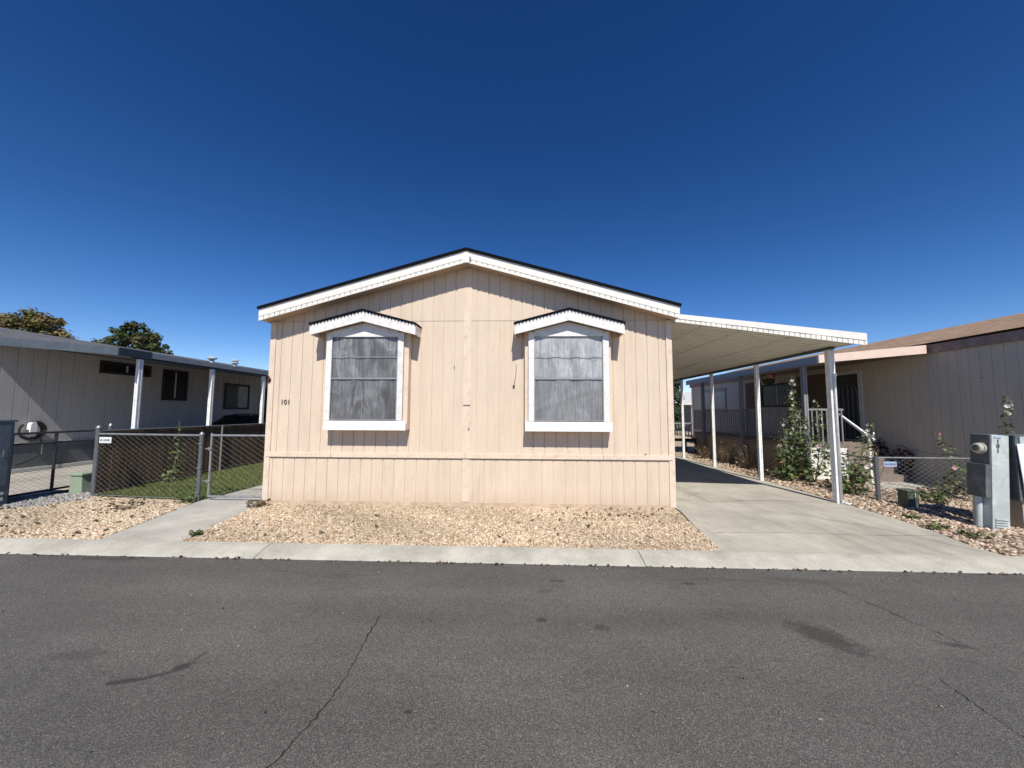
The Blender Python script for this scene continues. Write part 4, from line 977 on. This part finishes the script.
# dead leaves and twigs blown on to the beds
lv = Leaves(); dummy = thing('leaf_litter', '', '', (0, 0, 0)); n = 0
for poly, cnt in ((FRONT, 120), (RIGHT, 900), (LEFT, 160)):
    P_ = np.array(poly)
    for _ in range(cnt):
        x = random.uniform(max(P_[:, 0].min(), -9), min(P_[:, 0].max(), 9.5)); y = random.uniform(4.75, min(P_[:, 1].max(), 14))
        if poly is FRONT and random.random() < .7: x = random.gauss(1.6, .7); y = random.gauss(6.3, .35)
        if inside(poly, np.array([x]), np.array([y]))[0]: lv.poly(leaf_pts(Vector((x, y, .022)), Vector((0, 0, 1))+rv()*.5, rv(), random.uniform(.025, .055)), vary(random.choice(BR), .5, 1.1))
for _ in range(230):
    x = random.uniform(-7, 7); y = 4.372-abs(random.gauss(0, .02)); k_ = random.random()
    if k_ < .25: x = random.choice((-3.5, -.9, 1.9, 3.1, 5.2))+random.gauss(0, .12)
    lv.poly(leaf_pts(Vector((x, y, -.06)), Vector((0, 0, 1))+rv()*.6, rv(), random.uniform(.010, .035)), vary(random.choice(BR), .25, .9))
for _ in range(260):   # bits lying on the road
    x = random.uniform(-6, 6); y = 4.3-random.random()**1.6*3.2
    lv.poly(leaf_pts(Vector((x, y, -.062)), Vector((0, 0, 1))+rv()*.4, rv(), random.uniform(.006, .016)), random.choice([(.35, .3, .24), (.05, .045, .04), (.25, .2, .14), (.4, .38, .35)]))
o = lv.build('leaf_litter', 'leaf', dummy); o.parent = None; o.location = (0, 0, 0); bpy.data.objects.remove(dummy); o.name = 'leaf_litter'; struct(o, 'stuff')
def potted(x, y, z, h, label, fcols, r=.16):
    T = thing('potted_plant', label, 'plant', (x, y, z), 'potted plants by the porch steps'); m = MB()
    m.lathe((x, y, z), [(.09, 0), (.13, .2), (.145, .2), (.145, .23), (.12, .23), (.11, .2)], 14); m.build('pot', 'terracotta', T)
    lv = Leaves(); fl = Leaves()
    for _ in range(110):
        d = rv(); q = Vector((x, y, z+.3+h*.3))+Vector((d.x*r, d.y*r, d.z*h*.45)); lv.poly(leaf_pts(q, d+Vector((0, 0, .5)), rv(), random.uniform(.04, .08)), vary(random.choice([(.05, .04, .03), (.06, .07, .03), (.10, .03, .03)]), .6, 1.1))
    for _ in range(14):
        d = rv(); d.y -= .6; d.normalize(); flower(fl, Vector((x, y, z+.32+h*.3))+Vector((d.x*r, d.y*r, d.z*h*.4)), d, .035, random.choice(fcols))
    lv.build('leaf', 'leaf', T); fl.build('flower', 'petal', T)
potted(9.42, 10.3, .0, .95, 'tall dark plant in a pot beside the upper porch steps', [(.10, .05, .05)], .2)
potted(9.46, 9.75, .0, .75, 'dark red flowering plant in a pot beside the lower porch steps', [(.22, .04, .05)], .18)
HB = thing('hanging_basket', 'hanging basket of red and yellow flowers under the porch roof', 'hanging plant', (7.25, 11.3, 2.6))
m = MB(); m.lathe((7.25, 11.3, 2.5), [(.06, 0), (.15, .08), (.18, .18), (.16, .18), (.05, .05)], 14); m.build('basket', 'dark_wood', HB)
m = MB()
for t in (0, 2.1, 4.2): m.tube([(7.25+.17*math.cos(t), 11.3+.17*math.sin(t), 2.68), (7.25, 11.3, 3.0)], .004, 4)
m.build('hanger', 'black_pipe', HB)
lv = Leaves(); fl = Leaves()
for _ in range(120):
    d = rv(); lv.poly(leaf_pts(Vector((7.25, 11.3, 2.72))+Vector((d.x*.15, d.y*.15, d.z*.10)), d+Vector((0, 0, .4)), rv(), random.uniform(.04, .07)), random.choice(GREENS))
for _ in range(40):
    d = rv(); d.y -= .5; d.normalize(); flower(fl, Vector((7.25, 11.3, 2.72))+Vector((d.x*.16, d.y*.16, d.z*.11)), d, .04, random.choice([(.55, .05, .12), (.6, .08, .15), (.65, .35, .35), (.7, .55, .15)]))
lv.build('leaf', 'leaf', HB); fl.build('flower', 'petal', HB)

# trees
def tree(name, label, base, h, cw, ch, cols, clumps, group, lean=0, leaf=.17):
    T = thing(name, label, 'tree', base, group); b = Vector(base); m = MB()
    top = b+Vector((lean, 0, h-ch*.55)); m.tube([b, b.lerp(top, .5)+Vector((.1, .05, 0)), top], [.24, .18, .11], 9)
    cc = b+Vector((lean, 0, h-ch/2)); lv = Leaves(); cs = []
    for k in range(clumps):
        d = rv(); r = random.uniform(.35, 1)**.6
        c = cc+Vector((d.x*cw/2*r, d.y*cw/2*r, d.z*ch/2*r*(1 if d.z > 0 else .8)))
        cs.append(c)
        if k % 3 == 0: m.tube([top.lerp(b, .15*random.random()), top.lerp(c, .5)+rv()*.2, c], [.07, .05, .015], 6, False)
        sz = random.uniform(.35, .75)*cw/6; base_c = random.choice(cols); sh = random.uniform(.75, 1.2)
        for _ in range(75):
            e = rv(); q = c+Vector((e.x, e.y, e.z*.75))*sz*random.uniform(.3, 1.05); nn = e+Vector((0, 0, .5))+rv()*.6; s = random.uniform(.6, 1.2)*leaf
            lv.poly(leaf_pts(q, nn, rv(), s), vary(base_c, .7*sh, 1.25*sh))
    m.build('trunk', 'bark', T, smooth=True); lv.build('crown', 'leaf', T); return T
tree('broadleaf_tree', 'wide yellowish brown tree rising behind the grey roof at far left', (-43.2, 30, 0), 10.2, 6.0, 5.4, [(.19, .17, .05), (.22, .17, .06), (.14, .14, .045), (.16, .11, .05)], 170, 'trees beyond the grey home', leaf=.2)
tree('broadleaf_tree', 'dark green tree rising behind the left awning, right of the yellowish one', (-33.3, 30, 0), 9.0, 4.3, 4.4, [(.07, .10, .035), (.095, .12, .045), (.13, .13, .05), (.05, .07, .025)], 105, 'trees beyond the grey home', leaf=.18)
tree('broadleaf_tree', 'sparse low treetop just right of the yellowish tree over the grey roof', (-40.5, 33.5, 0), 8.3, 4.2, 2.4, [(.09, .10, .05), (.12, .115, .06)], 16, 'trees beyond the grey home', leaf=.16)
T = thing('cypress_tree', 'narrow dark cypress beyond the carport, against the peach corner', 'tree', (11.75, 30, 0)); m = MB(); m.tube([(11.75, 30, 0), (11.75, 30, 5.5)], [.14, .03], 8); m.build('trunk', 'bark', T)
lv = Leaves()
for _ in range(4200):
    z = random.uniform(.3, 6.6)
    r = .85*min(1, (6.7-z)/3.2)*(.8+.2*math.sin(z*5))*random.uniform(.55, 1)**.5; a = random.uniform(0, 6.283); d = Vector((math.cos(a), math.sin(a), .6))
    lv.poly(leaf_pts(Vector((11.75+r*math.cos(a), 30+r*math.sin(a), z)), d+rv()*.5, Vector((0, 0, 1)), random.uniform(.08, .16)), vary(random.choice([(.03, .055, .02), (.045, .07, .025)]), .6, 1.2))
lv.build('crown', 'leaf', T)

# things beyond the carport
BH = thing('white_house', 'small white gabled house far beyond the carport', 'house', (17, 34, 0))
mb = MB(); mb.box(14.6, 22, 33.4, 44, -.1, 2.35); mb.build('wall', 'grey_skirt', BH)
mb = MB(); mb.prism([(13.9, 2.35), (22.6, 2.35), (18.25, 4.0)], 32.9, 44.4); mb.build('roof', 'white', BH)
mb = MB(); mb.box(14.6, 15.0, 33.2, 33.38, -.1, 2.34); mb.build('porch_column', 'white', BH)
mb = MB(); mb.box(15.3, 16.3, 33.34, 33.39, .9, 2.0); mb.build('window', 'glass', BH)
bf = thing('rail_fence', 'grey rail fence across the back beyond the carport', 'fence', (11, 24.5, 0)); mb = MB(); x = 6
while x < 24: mb.box(x, x+.05, 24.48, 24.53, -.05, 1.05); x += .18
mb.build('picket', 'dark_rail', bf); mb = MB(); mb.box(6, 24, 24.44, 24.475, .92, 1.0); mb.box(6, 24, 24.44, 24.475, .15, .22); mb.build('rail', 'dark_rail', bf)
pt2 = thing('garden_table', 'low wooden table standing beyond the last carport posts', 'table', (6.4, 15.9, 0))
mb = MB(); mb.box(5.95, 7.0, 15.4, 16.5, .62, .67); mb.build('tabletop', 'tan_skirt', pt2)
for x in (6.0, 6.88):
    for y in (15.45, 16.38): mb = MB(); mb.box(x, x+.07, y, y+.07, -.02, .618); mb.build('leg', 'dark_wood', pt2)
mb = MB(); mb.box(6.05, 6.9, 15.5, 16.4, .5, .615); mb.build('apron', 'dark_wood', pt2)

# hills on the skyline
mb = MB(); n = 160; pts = []
for j in range(6):
    for i in range(n+1):
        x = -500+1000*i/n; h = (14+9*math.sin(x*.011+1.2)+6*math.sin(x*.031)+3*math.sin(x*.083+2))*[0, .35, .6, .85, 1, .8][j]+random.uniform(-.8, .8)*(j > 0)
        mb.v.append((x, 300+j*22, h-1))
for j in range(5):
    for i in range(n): q = j*(n+1)+i; mb.f.append((q, q+1, q+n+2, q+n+1))
struct(mb.build('hills', 'hill', smooth=True))

# ------------------------------------------------------------------ light, sky, camera
EL_, AZ = R(50), R(8)
sd = Vector((math.sin(AZ)*math.cos(EL_), -math.cos(AZ)*math.cos(EL_), math.sin(EL_)))
su = bpy.data.lights.new('sun', 'SUN'); su.energy = 4.2; su.angle = R(.5); su.color = (1, .955, .86)
so = bpy.data.objects.new('sun', su); COL.objects.link(so); so.rotation_euler = sd.to_track_quat('Z', 'Y').to_euler()
w = bpy.data.worlds.new('World'); scn.world = w; w.use_nodes = True; nt = w.node_tree
bg = nt.nodes['Background']; sky = nt.nodes.new('ShaderNodeTexSky'); sky.sky_type = 'NISHITA'; sky.sun_disc = False
sky.sun_elevation = EL_; sky.sun_rotation = math.pi-AZ; sky.altitude = 900; sky.air_density = 1.0; sky.dust_density = 0.05; sky.ozone_density = 3.0
gm = nt.nodes.new('ShaderNodeGamma'); gm.inputs['Gamma'].default_value = 1.4
nt.links.new(sky.outputs[0], gm.inputs['Color'])
hs = nt.nodes.new('ShaderNodeHueSaturation'); hs.inputs['Saturation'].default_value = 1.15; hs.inputs['Value'].default_value = .73
nt.links.new(gm.outputs[0], hs.inputs['Color']); nt.links.new(mix(nt, hs.outputs[0], (1.10, .945, 1.0), 1., 'MULTIPLY'), bg.inputs['Color']); bg.inputs['Strength'].default_value = .06
f_, pit, rol, yaw, hc = 369.744, .0748, .0046, -.0375, 1.6712
cy, sy, cp, sp, cr, sr = math.cos(yaw), math.sin(yaw), math.cos(pit), math.sin(pit), math.cos(rol), math.sin(rol)
fwd = Vector((sy, cy, 0)); right = Vector((cy, -sy, 0)); up = Vector((0, 0, 1))
f2 = fwd*cp+up*sp; u2 = up*cp-fwd*sp; r3 = right*cr+u2*sr; u3 = u2*cr-right*sr
cam = bpy.data.cameras.new('camera'); cam.sensor_width = 36; cam.lens = f_*36/1024; cam.clip_start = .05; cam.clip_end = 3000
co = bpy.data.objects.new('camera', cam); COL.objects.link(co)
co.matrix_world = Matrix(((r3.x, u3.x, -f2.x, 0), (r3.y, u3.y, -f2.y, 0), (r3.z, u3.z, -f2.z, hc), (0, 0, 0, 1)))
scn.camera = co
scn.view_settings.view_transform = 'Standard'; scn.view_settings.look = 'None'; scn.view_settings.exposure = .45; scn.view_settings.gamma = 1
